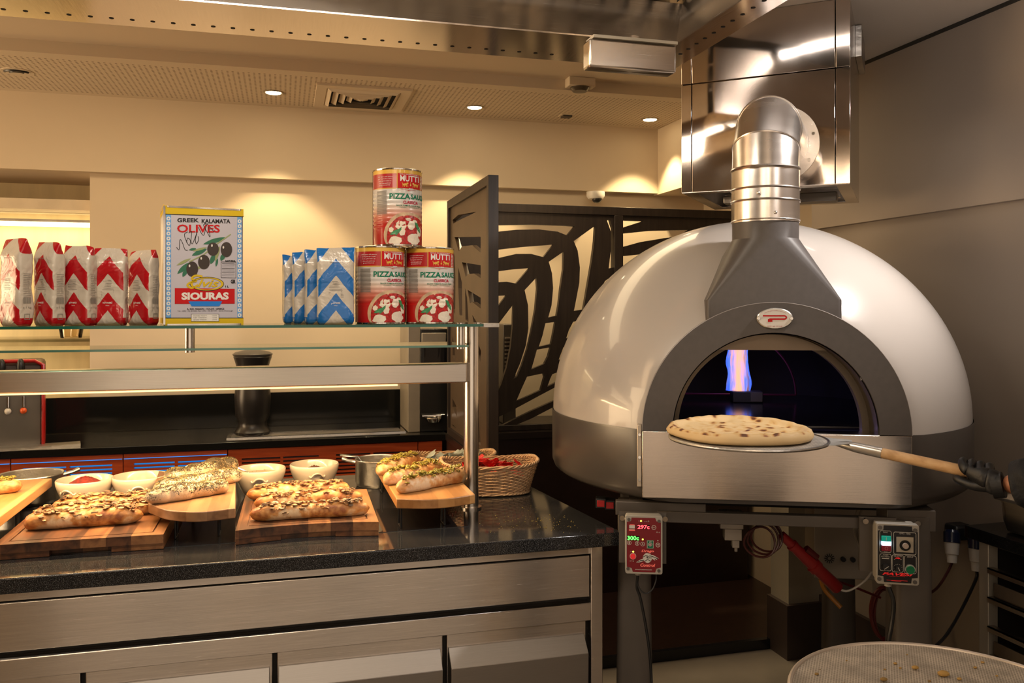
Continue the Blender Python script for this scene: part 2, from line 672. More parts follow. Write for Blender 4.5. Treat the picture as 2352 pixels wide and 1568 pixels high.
# pier under and behind the oven
p = [(2.16, 3.42), (2.16, 3.28), (2.36, 3.28), (2.36, 3.42), (2.2, 3.43)]
struct(MB().prism(p, 0.0, 1.45).build('wall_pier', mat('pier_paint', (0.34, 0.30, 0.235), 0.6, var=0.05), smooth=False))
struct(MB().prism([(2.14, 3.42), (2.14, 3.26), (2.345, 3.26), (2.345, 3.42), (2.2, 3.43)], 0.0, 0.24).build('baseboard_pier', mat('dark_skirting', (0.05, 0.035, 0.03)), smooth=False))
# left wall far off frame keeps reflections warm
struct(MB().box(-6.1, -6, -3.5, 5.6, 0, 2.8).build('wall_left', M_wall, smooth=False))
struct(MB().box(-6, 5, -1.5, -1.4, 0, 2.8).build('wall_front', mat('warm_cream_wall', (0.55, 0.45, 0.34), 0.6, var=0.1), smooth=False))

for k_, (x_, w_) in enumerate(((-2.5, .35), (-1.45, .12), (-.75, .30), (-.1, .08), (.45, .25), (1.05, .10), (1.6, .30))):  # added unseen dark strips that streak the steel reflections
    struct(MB().box(x_ - w_, x_ + w_, -1.40, -1.34, 0, 2.6).build('trim_%d' % (10 + k_), mat('brown_reflection_strip', (0.07, 0.045, 0.03), .4), smooth=False))

# niche shelf board and light strip
t = thing('niche_shelf', 'pale shelf board in the lit wall niche above the red flour bags', 'shelf', (-1.6, 5.1, 2.09))
MB().box(-6, XR - 0.02, 4.95, 5.35, 2.085, 2.11).build('board', mat('pale_shelf', (0.60, 0.50, 0.36), 0.5), t)
MB().box(-6, XR - 0.02, 4.93, 4.95, 2.07, 2.125).build('front_edge', mat('pale_shelf', (0.60, 0.50, 0.36)), t)
t = thing('light_strip', 'glowing warm light strip running along the niche wall, above red bags', 'light', (-1.6, 5.25, 2.02))
MB().box(-3.6, XR - 0.03, 5.22, 5.29, 2.028, 2.045).build('housing', M_alu, t)
MB().box(-3.6, XR - 0.03, 5.2, 5.32, 2.012, 2.028).build('diffuser', emis('warm_strip_glow', (1.0, 0.80, 0.46), 4), t)
light('niche_glow', 'AREA', (-2.0, 5.22, 2.0), 5, (1.0, 0.78, 0.42), (-2.0, 5.3, 0), shape='RECTANGLE', size=2.0, size_y=0.1)

# ------------------------------------------------------------ ceiling fittings
DL = [(-0.047, 4.473, 'over the olive tin, left of the air vent'), (1.014, 4.515, 'middle one, above the top can of sauce'), (2.069, 4.54, 'right end of the row, by the steel hood box')]
for x, y, w in DL + [(-1.9, 4.47, None)]:
    t = thing('ceiling_downlight', 'round glowing ceiling downlight, ' + (w or 'beyond the left edge of the view'), 'ceiling light', (x, y, CZ), 0, 'recessed downlights in the perforated ceiling')
    MB().lathe([(0.036, 0.0), (0.048, -0.006), (0.052, -0.002), (0.052, 0.004)], (x, y, CZ), 28).build('trim_ring', mat('downlight_ring', (0.35, 0.28, 0.2), 0.3, 0.6), t)
    MB().cyl((x, y, CZ - 0.004), (x, y, CZ + 0.002), 0.038, n=28).build('lamp', emis('downlight_glow', (1.0, 0.82, 0.50), 14), t)
    light('downlight_beam', 'SPOT', (x, y, CZ - 0.02), 48 if x != -1.9 else 60, (1.0, 0.76, 0.42), (x, y + 0.13, 0), spot_size=R(82), spot_blend=0.35, shadow_soft_size=0.02)
for (x, y, z, s, w, cat) in [(-1.195, 4.396, CZ, 0.05, 'dark slotted ceiling speaker in the perforated ceiling at far left', 'speaker'), (1.565, 4.572, CZ, 0.026, 'small dark square sensor in the perforated ceiling between two downlights', 'sensor')]:
    t = thing('ceiling_speaker' if cat == 'speaker' else 'ceiling_sensor', w, cat, (x, y, z))
    if cat == 'speaker':
        for k, rr in enumerate((0.052, 0.030)):
            MB().tube([(x + rr * math.cos(a), y + rr * 0.8 * math.sin(a), z - 0.003) for a in [R(-160 + 14 * i) for i in range(11)]], 0.007, 6).build('slot', M_black, t)
        MB().lathe([(0.0, -0.002), (0.07, -0.002), (0.072, 0.001)], (x, y, z), 24).build('grille', M_ceil, t)
    else:
        MB().box(x - s, x + s, y - s, y + s, z - 0.012, z).build('sensor_body', mat('sensor_dark', (0.05, 0.04, 0.03), 0.5), t)
        MB().box(x - s * 1.5, x + s * 1.5, y - s * 1.5, y + s * 1.5, z - 0.003, z).build('cover_plate', M_ceil, t)
x, y, z = 1.444, 4.02, 2.66
t = thing('smoke_detector', 'square pale ceiling detector beneath the steel box of the canopy', 'smoke detector', (x, y, z))
MB().box(x - 0.07, x + 0.07, y - 0.05, y + 0.02, 2.66, 2.705).build('housing', M_ceil, t, bevel=0.004)
MB().lathe([(0.0, -0.022), (0.036, -0.02), (0.05, -0.005), (0.05, 0)], (x, y - 0.01, 2.66), 20).build('dome', mat('detector_dark', (0.06, 0.045, 0.03), 0.3), t)
# four-way air diffuser
t = thing('ceiling_air_vent', 'square ceiling air vent with concentric dark slots', 'air vent', (0.40, 4.46, CZ))
x0, x1, y0, y1 = 0.16, 0.63, 4.22, 4.69
cx, cy = (x0 + x1) / 2, (y0 + y1) / 2
MB().plate([(x0, y0), (x1, y0), (x1, y1), (x0, y1)], [[(x0 + .05, y0 + .05), (x1 - .05, y0 + .05), (x1 - .05, y1 - .05), (x0 + .05, y1 - .05)]], lambda a, b: Vector((a, b, CZ - 0.012)), lambda a, b: Vector((a, b, CZ))).build('frame', M_ceil, t)
MB().box(x0 + .04, x1 - .04, y0 + .04, y1 - .04, CZ - .003, CZ - .001).build('backing', M_blackmatt, t)
for k in range(5):
    a = 0.185 - 0.037 * k
    o_, i_ = [(cx - a, cy - a), (cx + a, cy - a), (cx + a, cy + a), (cx - a, cy + a)], [(cx - a + .024, cy - a + .024), (cx + a - .024, cy - a + .024), (cx + a - .024, cy + a - .024), (cx - a + .024, cy + a - .024)]
    if a < 0.05:
        i_ = [(cx - .004, cy - .004), (cx + .004, cy - .004), (cx + .004, cy + .004), (cx - .004, cy + .004)]
    m = MB()
    n = 4
    outer = [Vector((p[0], p[1], CZ - .006)) for p in o_]
    inner = [Vector((p[0], p[1], CZ - .022)) for p in i_]
    m.loft([outer, inner], cap=False)
    m.build('louvre', M_ceil, t, smooth=False)
t = thing('ceiling_led_strip', 'slim white light strip at the ceiling between canopy and steel hood box', 'light', (1.4, 2.06, 2.545))
MB().tube([(1.215, 2.125, 2.548), (1.70, 1.95, 2.548)], .012, 10).build('tube', emis('white_led_tube', (1.0, .93, .88), 14), t)
MB().tube([(1.205, 2.128, 2.553), (1.215, 2.125, 2.550)], .014, 10).build('end_cap', M_alu, t)
# camera dome
p = onY(1368, 452, WB - 0.09)
t = thing('security_camera', 'small white dome security camera under the ledge above the dark screen', 'camera', (p.x, p.y, p.z))
MB().lathe([(0.055, 0.03), (0.055, 0.005), (0.045, -0.012), (0.0, -0.02)], p, 24).build('housing', M_white, t)
MB().ell(p + Vector((0.004, -0.012, -0.014)), (0.03, 0.03, 0.026), n=16, m=10).build('lens_dome', M_black, t)

# ============================================================ BACK COUNTER
CT = 0.90
BX0, BX1 = -4.2, 0.80
t = tag(MB().box(BX0, BX1 + .02, 4.30, WB - .002, CT - 0.035, CT).build('back_worktop', M_gran2, bevel=0.003), 'black granite worktop of the back counter beneath the cream wall', 'worktop')
tag(MB().box(BX0, BX1, WB - 0.03, WB - 0.002, CT + .001, 1.085).build('backsplash', M_gran2), 'black granite upstand along the cream wall behind the back counter', 'backsplash')
DV = [-3.6, -2.35, -1.67, -1.203, -0.729, -0.26, 0.672, 0.80]
FARL = ['leftmost of the back row, beyond the view', 'beyond the left edge of the view', 'at far left, behind the raised olive board', 'with lit blue slots behind the red flake bowl', 'with lit blue slots behind the empty bowl', 'wide one with dark slots behind the right bowls', 'narrow plain unit beside the dark lattice screen']
for i in range(len(DV) - 1):
    a, b = DV[i], DV[i + 1]
    lit = i in (2, 3, 4)
    t = thing('red_wood_cabinet', 'red-brown wooden back cabinet ' + FARL[i], 'cabinet', ((a + b) / 2, 4.34, 0), 0, 'red wooden cabinets of the back counter')
    MB().box(a + .002, b - .002, 4.36, WB - .04, 0, CT - .036).build('body', mat('cabinet_inside', (0.02, 0.008, 0.005), 0.7), t)
    w = b - a
    pm = MB()
    ns_ = 0 if i == 6 else (4 if i == 5 else 2)
    zs = [(0.806 - .0185 * k, 0.806 - .0185 * k + .0085) for k in range(6)] if ns_ else []
    pm.box(a + .002, b - .002, 4.325, 4.343, 0.05, zs[-1][0] if zs else CT - .04)
    if zs:
        pm.box(a + .002, b - .002, 4.325, 4.343, zs[0][1], CT - .04)
        for k in range(5):
            pm.box(a + .002, b - .002, 4.325, 4.343, zs[k + 1][1], zs[k][0])
        ed = [.002 / w]
        if ns_ == 2:
            ed += [.10, .485, .515, .90]
        else:
            ed += [.07, .265, .28, .465, .555, .74, .755, .94]
        ed += [1 - .002 / w]
        for k in range(0, len(ed), 2):
            for z0_, z1_ in zs:
                pm.box(a + w * ed[k], a + w * ed[k + 1], 4.325, 4.343, z0_, z1_)
    pm.build('vented_panel', M_red_wood, t, smooth=False)
    if lit or i == 5:
        MB().box(a + .03, b - .03, 4.350, 4.356, .68, .83).build('blue_light_panel', emis('blue_slot_glow', (0.01, 0.20, 0.62), .9) if lit else mat('dim_blue_panel', (.02, .04, .10), .4), t)
    if lit:
        MB().box(a + .004, b - .004, 4.318, 4.324, .837, .8395).build('blue_light_line', emis('blue_line_glow', (0.03, 0.22, 0.75), 0.9), t)
# drain grid
t = thing('drip_grating', 'long steel drip grating set in the back worktop under the black vase', 'grating', (0.23, 4.5, CT))
MB().plate([(-0.27, 4.40), (0.62, 4.40), (0.62, 4.56), (-0.27, 4.56)], [[(-.25, 4.42), (.60, 4.42), (.60, 4.54), (-.25, 4.54)]], lambda a, b: Vector((a, b, CT)), lambda a, b: Vector((a, b, CT + .006))).build('frame', M_chrome, t)
m = MB()
for k in range(6):
    m.box(-.25, .60, 4.43 + .018 * k, 4.438 + .018 * k, CT, CT + .004)
m.build('bars', M_alu, t)
# black tall vase
x, y = -0.15, 4.52
t = thing('black_urn', 'tall black waisted urn standing on the grating behind the steel rail', 'urn', (x, y, CT))
MB().lathe([(0, 0.006), (.085, .006), (.09, .02), (.072, .045), (.07, .07), (.085, .10), (.09, .20), (.082, .28), (.075, .33), (.085, .37), (.095, .40), (.09, .41), (.0, .41)], (x, y, CT), 32).build('body', mat('urn_black', (0.018, 0.016, 0.016), 0.3), t)
MB().lathe([(.095, .405), (.10, .415), (.085, .425), (.03, .437), (0, .44)], (x, y, CT), 24).build('lid', mat('urn_lid', (0.06, 0.055, 0.05), 0.35), t)
# red drink dispenser at left
t = thing('drink_dispenser', 'red and steel drink dispenser with tap knobs at the left of the back counter', 'dispenser', (-1.078, 4.39, CT))
MB().box(-1.95, -1.092, 4.42, 4.72, CT, 1.18).build('body', mat('dispenser_grey', (0.13, 0.12, 0.11), .35, .5), t, bevel=.006)
MB().box(-1.092, -1.078, 4.40, 4.73, CT, 1.18).build('red_side', mat('red_lacquer', (0.42, 0.01, 0.01), 0.25), t, bevel=.004)
MB().box(-1.95, -1.078, 4.38, 4.73, 1.18, 1.30).build('head', mat('dispenser_dark', (0.05, 0.03, 0.025), 0.3), t, bevel=.02)
MB().tube([(-1.95, 4.375, 1.305), (-1.12, 4.375, 1.305), (-1.085, 4.375, 1.285), (-1.085, 4.375, 1.20)], .009, 8).build('red_trim', mat('red_lacquer', (0.42, 0.01, 0.01)), t)
for k in range(5):
    xx = -1.175 - .075 * k
    MB().ell((xx, 4.355, 1.28), (.017, .017, .04), n=14, m=10).build('knob', M_black, t)
for k in range(4):
    xx = -1.165 - .062 * k
    MB().cyl((xx, 4.40, 1.14), (xx, 4.39, 1.09), .006, n=8).build('tap_stem', M_chrome, t)
    MB().ell((xx, 4.385, 1.075), (.015, .015, .015)).build('tap_ball', [mat('tap_orange', (0.7, 0.10, 0.02), .3), M_white, M_print_r, mat('tap_orange', (0.7, .1, .02))][k], t)
MB().box(-1.95, -.93, 4.33, 4.42, CT, CT + .012).build('drip_tray', M_alu, t)
t.rotation_euler.z = R(13)
# tumbler on niche shelf
p = Vector((-1.10, 5.0, 1.39))
t = thing('glass_tumbler', 'ribbed clear glass tumbler seen under the shelf in the bright niche', 'glass', p)
MB().lathe([(0.0, 0), (.052, 0), (.066, .09), (.068, .095), (.062, .09), (.049, .006), (0, .006)], p, 24).build('cup', glassmat('ribbed_glass', (0.93, 0.88, 0.78)), t)
t = tag(MB().box(-3.4, XR - .022, 4.95, 5.345, 1.37, 1.388).build('lower_niche_shelf', glassmat('niche_glass', (0.94, .93, .88))), 'clear glass shelf in the niche below the flour bags, holding the tumbler', 'shelf')
# coffee machine column
t = thing('coffee_machine', 'tall grey and black coffee machine at the right end of the back counter', 'coffee machine', (0.72, 4.5, CT))
MB().box(.63, .695, 4.39, 4.70, CT, 1.46).build('side_case', mat('machine_beige', (0.22, 0.19, 0.15), 0.4), t, bevel=.004)
MB().box(.695, .84, 4.39, 4.70, CT, 1.44).build('front_case', mat('machine_black', (0.010, 0.010, 0.010), 0.25), t, bevel=.004)
MB().box(.70, .83, 4.375, 4.39, 1.36, 1.42).build('top_cover', mat('machine_beige', (0.22, 0.19, 0.15)), t, bevel=.004)
MB().box(.71, .82, 4.375, 4.392, 1.20, 1.34).build('display', M_blackglass, t)
MB().cyl((.70, 4.37, .985), (.82, 4.37, .985), .009, n=10).build('steam_arm', M_chrome, t)
MB().lathe([(0, 0), (.03, 0), (.042, .02), (.04, .025)], (.76, 4.36, .955), 18).build('drip_cup', M_chrome, t)

# ============================================================ ISLAND
IX0, IX1 = -3.2, 0.953
# right end runs slightly askew
top = [(IX0, 2.284), (IX1, 2.284), (0.868, 3.02), (0.868, 3.34), (IX0, 3.34)]
tag(MB().prism(top, CT - .039, CT).build('island_worktop', M_gran, bevel=0.003), 'speckled black granite worktop of the island, carrying the breads and baskets', 'worktop')
tag(MB().box(IX0 + .1, 0.535, 2.464, 3.25, CT, CT + .0012).build('warming_plate', M_blackglass), 'flush black glass warming plate set into the island worktop under the boards', 'warming plate')
t = thing('island_cabinet', 'stainless steel island cabinet with a long fascia and angled drawers', 'cabinet', (0, 2.4, 0))
FY = 2.315
MB().box(IX0, 0.90, FY + .035, 3.20, 0, CT - .04).build('carcass', mat('cabinet_void', (0.012, 0.010, 0.009), 0.6), t)
MB().box(IX0, 0.868, FY + .012, FY + .036, .832, CT - .0395).build('top_rail', M_steel, t)
MB().box(0.868, 0.905, FY, 3.0, 0, CT - .0395).build('end_panel', M_steel, t, bevel=.002)
MB().box(IX0, 0.866, FY + .006, FY + .03, .708, .829).build('fascia_panel', M_steel, t, bevel=.002)
MB().box(IX0, 0.868, FY + .0, FY + .034, .640, .692).build('lower_rail', M_steel, t, bevel=.002)
divs = [-0.945, -0.485, -0.021, 0.437, 0.862]
for i in range(4):
    a, b = divs[i] + .006, divs[i + 1] - .006
    d = MB().box(a, b, FY + .012, FY + .035, .20, .638).build('drawer', M_steel, t, bevel=.002)
    h = MB()
    prof = [(FY - .035, .560), (FY - .031, .556), (FY + .012, .592), (FY + .012, .602), (FY + .006, .602)]
    h.loft([[Vector((a + .004, yy, zz)) for yy, zz in prof], [Vector((b - .008, yy, zz)) for yy, zz in prof]])
    prof = [(FY - .035, .560), (FY - .031, .560), (FY - .020, .20), (FY + .01, .20), (FY + .01, .21), (FY - .024, .21)]
    h.loft([[Vector((a + .004, yy, zz)) for yy, zz in prof], [Vector((b - .008, yy, zz)) for yy, zz in prof]])
    h.build('handle_lip', steel('brushed_lip_steel', (0.32, 0.29, 0.26), 0.55, brush=0.03), d, bevel=.001)

# ------------------------------------------------------------ sneeze guard
GY = 2.69
t = thing('glass_shelf_stand', 'steel and glass serving guard whose top shelf carries the bags, tin and cans', 'serving guard', (0.593, GY, CT))
MB().cyl((.593, GY, CT + .001), (.593, GY, 1.492), .0245, n=32).build('post', M_steelv, t)
MB().cyl((.593, GY, CT), (.593, GY, CT + .006), .034, n=32).build('foot_ring', M_steelv, t)
MB().cyl((-3.0, GY, CT + .001), (-3.0, GY, 1.492), .0245, n=32).build('post', M_steelv, t)
MB().box(-3.0, .572, GY - .035, GY + .035, 1.312, 1.374).build('heat_lamp_rail', M_steel2, t, bevel=.004)
MB().box(-2.6, .35, GY - .022, GY + .022, 1.306, 1.3125).build('heat_lamp_strip', emis('heat_lamp_glow', (1.0, 0.60, 0.25), 2.2), t)
SG0, SG1 = 2.545, 2.83
gs = MB().box(-3.1, .607, SG0 + .002, SG1, 1.4945, 1.5025).build('top_glass', glassmat('shelf_glass'), t)
MB().box(-3.1, .607, SG0, SG0 + .002, 1.4945, 1.5025).build('green_glass_edge', glassmat('green_edge', (0.0, 0.07, 0.045), True), gs)
g2 = MB().box(-3.1, .555, SG0 + .012, SG1 - .01, 1.431, 1.4375).build('lower_glass', glassmat('shelf_glass'), t)
MB().box(-3.1, .555, SG0 + .010, SG0 + .012, 1.431, 1.4375).build('green_glass_edge', glassmat('green_edge2', (0.06, 0.15, 0.11), True), g2)
for x in (-1.3, -.26, .538):
    MB().cyl((x, SG0 + .05, 1.424), (x, SG0 + .05, 1.4944), .0135, n=20).build('standoff', M_steelv, t)
    if x > 0:
        MB().cyl((x, SG0 + .05, 1.5026), (x, SG0 + .05, 1.506), .0135, n=20).build('standoff_cap', M_steelv, t)
MB().cyl((.593, SG0 + .05, 1.5026), (.593, SG0 + .05, 1.5065), .0135, n=20).build('standoff_cap', M_steelv, t)
MB().box(.600, .650, SG0 - .003, SG0 + .045, 1.492, 1.505).build('end_clamp', M_alu, t, bevel=.001)
for xx in (-1.15, -.1):
    light('heat_lamp', 'AREA', (xx, GY, 1.303), 15, (1.0, 0.66, 0.32), (xx, GY - .03, 0), shape='RECTANGLE', size=1.0, size_y=.04)
SH = 1.5028


# ------------------------------------------------------------ flour bags
def bag_mat(name, col, wside=.0405):
    m, nt, b = newmat(name)
    tc = N(nt, 'ShaderNodeTexCoord')
    sp = N(nt, 'ShaderNodeSeparateXYZ')
    L(nt, tc.outputs['Object'], sp.inputs[0])
    ax = math_(nt, 'ABSOLUTE', sp.outputs[0])
    nz = N(nt, 'ShaderNodeTexNoise')
    nz.inputs['Scale'].default_value = 30
    L(nt, tc.outputs['Object'], nz.inputs['Vector'])
    wob = math_(nt, 'MULTIPLY_ADD', nz.outputs[0], .010, -.005)
    h = math_(nt, 'SUBTRACT', math_(nt, 'SUBTRACT', 0.198, math_(nt, 'ADD', sp.outputs[2], wob)), math_(nt, 'MULTIPLY', ax, 1.22))
    fr = math_(nt, 'FRACT', math_(nt, 'ADD', math_(nt, 'MULTIPLY', h, 1 / .105), 4.0))
    red = math_(nt, 'LESS_THAN', fr, 0.49)
    side = math_(nt, 'GREATER_THAN', ax, wside)
    keep = math_(nt, 'MAXIMUM', math_(nt, 'GREATER_THAN', sp.outputs[2], .178), math_(nt, 'LESS_THAN', sp.outputs[2], .022))
    red = math_(nt, 'MULTIPLY', red, math_(nt, 'MAXIMUM', math_(nt, 'SUBTRACT', 1.0, side), keep))
    mx = N(nt, 'ShaderNodeMix', data_type='RGBA')
    mx.inputs['A'].default_value = (0.50, 0.44, 0.36, 1)
    mx.inputs['B'].default_value = (*col, 1)
    L(nt, red, mx.inputs['Factor'])
    L(nt, mx.outputs['Result'], b.inputs['Base Color'])
    b.inputs['Roughness'].default_value = 0.22
    b.inputs['Coat Weight'].default_value = 0.25
    n2 = N(nt, 'ShaderNodeTexNoise')
    n2.inputs['Scale'].default_value = 22
    n2.inputs['Distortion'].default_value = 1.2
    L(nt, tc.outputs['Object'], n2.inputs['Vector'])
    bp = N(nt, 'ShaderNodeBump')
    bp.inputs['Strength'].default_value = 0.5
    bp.inputs['Distance'].default_value = 0.01
    L(nt, n2.outputs[0], bp.inputs['Height'])
    L(nt, bp.outputs[0], b.inputs['Normal'])
    return m


def make_bag(loc, rz, m, seed, label, group, cat='flour bag', w=.048, dpt=.030, h=.228, tilt=0):
    t = thing('flour_bag', label, cat, loc, rz, group)
    rr = rnd(seed)
    rings = []
    NZ, NA = 26, 36

    def prof(z):
        u = z / h
        if u < .06:
            k = .80 + .2 * (u / .06) ** .5
        else:
            k = 1
        if u > .80:
            q = (u - .80) / .20
            dd = dpt * max(0, 1 - q) ** .8 + .0016
            ww = w * (1.0 + .03 * q)
        else:
            dd, ww = dpt * k, w * (k * .5 + .5)
        if u < .3:
            dd *= 1.0 + .10 * math.sin(pi * u / .3)
        return ww, dd

    for j in range(NZ + 1):
        z = h * j / NZ
        ww, dd = prof(z)
        q = []
        for i in range(NA):
            a = 2 * pi * i / NA
            ca, sa = math.cos(a), math.sin(a)
            ex = .42
            x = ww * abs(ca) ** ex * (1 if ca > 0 else -1)
            y = dd * abs(sa) ** ex * (1 if sa > 0 else -1)
            u = z / h
            am = .0035 if u < .95 else .0012
            nn = noise.noise(Vector((x * 28 + seed * 7.3, y * 20, z * 22)))
            n3 = noise.noise(Vector((x * 60 + seed, y * 50, z * 60)))
            x += nn * am * .6
            y += (nn * am + n3 * am * .5) * (1 if sa > 0 else -1) * (0.4 if u < .03 else 1)
            zz = z + (.004 * math.sin(a * 1 + seed) + .005 * noise.noise(Vector((x * 25, seed, 0)))) * max(0, u - .85) / .15 * (1 if u > .85 else 0)
            q.append(Vector((x, y + tilt * u * .02, zz)))
        rings.append(q)
    MB().loft(rings).build('paper_body', m, t, world=False, ang=80)

    def fm(x, z):
        ww, dd = prof(min(max(z, 0), h))
        k = max(0, 1 - abs(x / ww) ** (1 / .42 * 1.0)) ** .42
        nn = noise.noise(Vector((x * 28 + seed * 7.3, -dd * 20, z * 22)))
        n3 = noise.noise(Vector((x * 60 + seed, -dd * 50, z * 60)))
        return wmx @ Vector((x, -dd * k - .0009 - (nn * .0035 + n3 * .0018) * 1 + tilt * z / h * .02, z))

    wmx = wm(t)
    d = Decal(fm)
    d.text('pivetti', -.014, .012, .060, .068, .01)
    d.text('FARINA', -.006, .004, .0555, .0575)
    d.build('maker_name', M_print_w, t)
    d = Decal(fm)
    for k in range(7):
        z = .128 - .0045 * k
        wl = .012 + .0022 * min(k, 6)
        d.rect(-wl, wl * (.4 + .5 * rr.random()), z, z + .0012, 6)
    for k in range(5):
        z = .098 - .004 * k
        d.rect(.014, .03 + .008 * rr.random(), z, z + .0011, 4)
        d.rect(-.038, -.018 + .004 * rr.random(), z - .003, z - .0019, 4)
    d.text('FARINA DI GRANO', -.018, .018, .1845, .188)
    d.build('small_print', M_grey_txt, t)

    def fs(y, z):  # right hand side
        return wmx @ Vector((w + .0012, y, z))
    d = Decal(fs)
    for k in range(14):
        z = .142 - .0048 * k
        d.rect(-.011, .006 + .006 * rr.random(), z, z + .0013)
    for k in range(10):
        d.rect(-.012 + .0024 * k, -.0108 + .0024 * k + (.0008 if k % 3 else 0), .062, .078)
    d.text('e 1 kg', -.012, .012, .047, .054)
    d.frame(-.008, .008, .018, .034, .0015)
    d.build('side_print', M_grey_txt, t)
    return t


M_bagr = bag_mat('red_chevron_paper', (0.38, 0.005, 0.010))
M_bagb = bag_mat('blue_chevron_paper', (0.012, 0.13, 0.40), .052)
red_px = [(38, 748, -32, 2.585, 'leftmost, cut by the photo edge'), (114, 748, -32, 2.60, 'second from left'), (183, 748, -18, 2.62, 'middle of the five'), (255, 748, 0, 2.635, 'second from the olive tin'), (329, 748, -26, 2.66, 'directly beside the olive tin')]
for i, (px, py, ang, Y, w) in enumerate(red_px):
    p = onY(px, py, Y)
    make_bag((p.x, p.y, SH), R(ang - 9), M_bagr, 3 + i, 'red-chevron flour bag on the glass shelf, ' + w, 'red chevron flour bags on the glass shelf', w=.044, dpt=.024, h=.236 - .0062 * i + (.004 if i == 4 else 0))
blue = [(771, 2.595, 11, 'front one by the cans'), (742, 2.655, 22, 'second from the cans'), (713, 2.713, 22, 'third from the cans'), (690, 2.771, 22, 'leftmost of the row')]
for i, (px, Y, ang, w) in enumerate(blue):
    p = onY(px, 745, Y)
    make_bag((p.x, p.y, SH), R(ang - 12), M_bagb, 21 + i, 'blue-chevron flour bag on the glass shelf, ' + w, 'blue chevron flour bags on the glass shelf', h=.229 - .005 * i, dpt=.024, w=.055)

# ------------------------------------------------------------ olive tin
p0 = onY(377, 745, 2.59)
TW = .2185
t = thing('olive_tin', 'large square yellow, white and blue tin of Kalamata olives on glass shelf', 'tin', (p0.x, 2.59, SH))
TH_ = .343
cxt = p0.x + TW / 2
yf = 2.59
m_tin = mat('tin_white_enamel', (0.44, 0.42, 0.47), 0.35, var=0.02)


def rrect(w, d, r, n=5):
    out = []
    for qx, qy, a0 in ((1, 1, 0), (-1, 1, 90), (-1, -1, 180), (1, -1, 270)):
        for k in range(n + 1):
            a = R(a0 + 90 * k / n)
            out.append((qx * (w - r) + r * math.cos(a), qy * (d - r) + r * math.sin(a)))
    return out


rr_ = rrect(TW / 2, TW / 2, .012)
Mt = Matrix.Translation((cxt, yf + TW / 2, SH))
MB().prism(rr_, .001, TH_ - .002, Mt).build('body', m_tin, t)
for z0, z1 in ((0, .004), (TH_ - .005, TH_)):
    MB().prism(rrect(TW / 2 + .0015, TW / 2 + .0015, .013), z0, z1, Mt).build('rim', M_chrome, t)
m = MB()
m.box(cxt - TW / 2 - .002, cxt - TW / 2 + .003, yf - .003, yf + .003, SH + .002, SH + TH_ - .002)
m.build('corner_seam', M_chrome, t)


def ft(u, v):
    """crop units of the tin's front face"""
    tt = (u - 130) / 890.0
    topv = 105 + 35 * tt
    z = (1455 - v) / (1455 - topv) * TH_
    return Vector((cxt - TW / 2 + .0005 + TW * tt, yf - FO[0], SH + z))


FO = [.0008]


def fti(v, u=575):
    return v


def TD(off):
    FO[0] = off
    return Decal(ft)


d = TD(.0006)
d.poly([(130, 105), (1018, 140), (1018, 222), (130, 200)])
d.build('yellow_band', M_print_y, t)
d = TD(.0006)
d.poly([(130, 1378), (1018, 1384), (1018, 1455), (130, 1455)])
d.build('yellow_band', M_print_y, t)
d = Decal(lambda y, z: Vector((cxt - TW / 2 - .0006, yf + y, SH + z)))
d.rect(.004, .22, .325, .349).rect(.004, .22, .001, .020)
d.build('side_yellow_band', M_print_y, t)
d = TD(.0007)
d.poly([(130, 198), (1018, 222), (1018, 230), (130, 207)])
d.poly([(130, 1368), (1018, 1376), (1018, 1384), (130, 1378)])
d.build('black_line', M_print_k, t)
d = TD(.0007)
d.poly([(147, 208), (203, 210), (203, 1368), (147, 1367)])
d.build('blue_border', M_print_lb, t)
d = TD(.0007)
d.poly([(945, 229), (997, 231), (997, 1374), (945, 1373)])
d.build('blue_border', M_print_lb, t)
for x0 in (175, 971):
    d = TD(.0010)
    for k in range(20):
        cy = 252 + k * 56.3 + (25 if x0 > 500 else 0)
        if cy < 1360:
            d.disc(x0, cy, 22, 22, 14, r0=.42)
    d.build('border_rings', M_print_w, t)
d = TD(.0009)
d.poly([(424, 1332), (734, 1334), (734, 1413), (424, 1411)])
d.build('weight_panel', M_print_w, t)
d = TD(.0012)
d.text('GREEK', 270, 508, 292, 246, .03)
d.text('KALAMATA', 540, 865, 302, 254, .03)
d.text('NATURAL', 808, 928, 738, 720, .06)
d.text('1 L', 808, 845, 1030, 1008, .05)
d.text('A. IND. REGION - VOLOS - GREECE', 375, 795, 1282, 1262, .02)
d.text('Tel.: (042 10) 81400, Fax: (042 10) 81470 - www.siouras.gr', 270, 895, 1305, 1288)
d.frame(423, 735, 1414, 1330, -4) if False else None
d.line([(423, 1330), (735, 1332)], 4).line([(423, 1412), (735, 1414)], 4).line([(424, 1330), (424, 1412)], 4).line([(734, 1332), (734, 1414)], 4)
for k, (a, b) in enumerate((('DRAINED WEIGHT:', '10 KG'), ('NET WEIGHT:', '13 KG'), ('GROSS WEIGHT:', '15 KG'))):
    y = 1357 + 22 * k
    d.text(a, 448, 600, y, y - 12)
    d.text(b, 660, 712, y, y - 12)
d.line([(757, 740), (930, 742)], 4).line([(757, 918), (930, 922)], 4).line([(758, 740), (758, 920)], 4).line([(929, 742), (929, 922)], 4)
for k in range(9):
    d.line([(770, 760 + 17 * k), (915, 762 + 17 * k)], 4 if k % 3 == 0 else 2)
d.text('GR', 870, 925, 985, 940, .05)
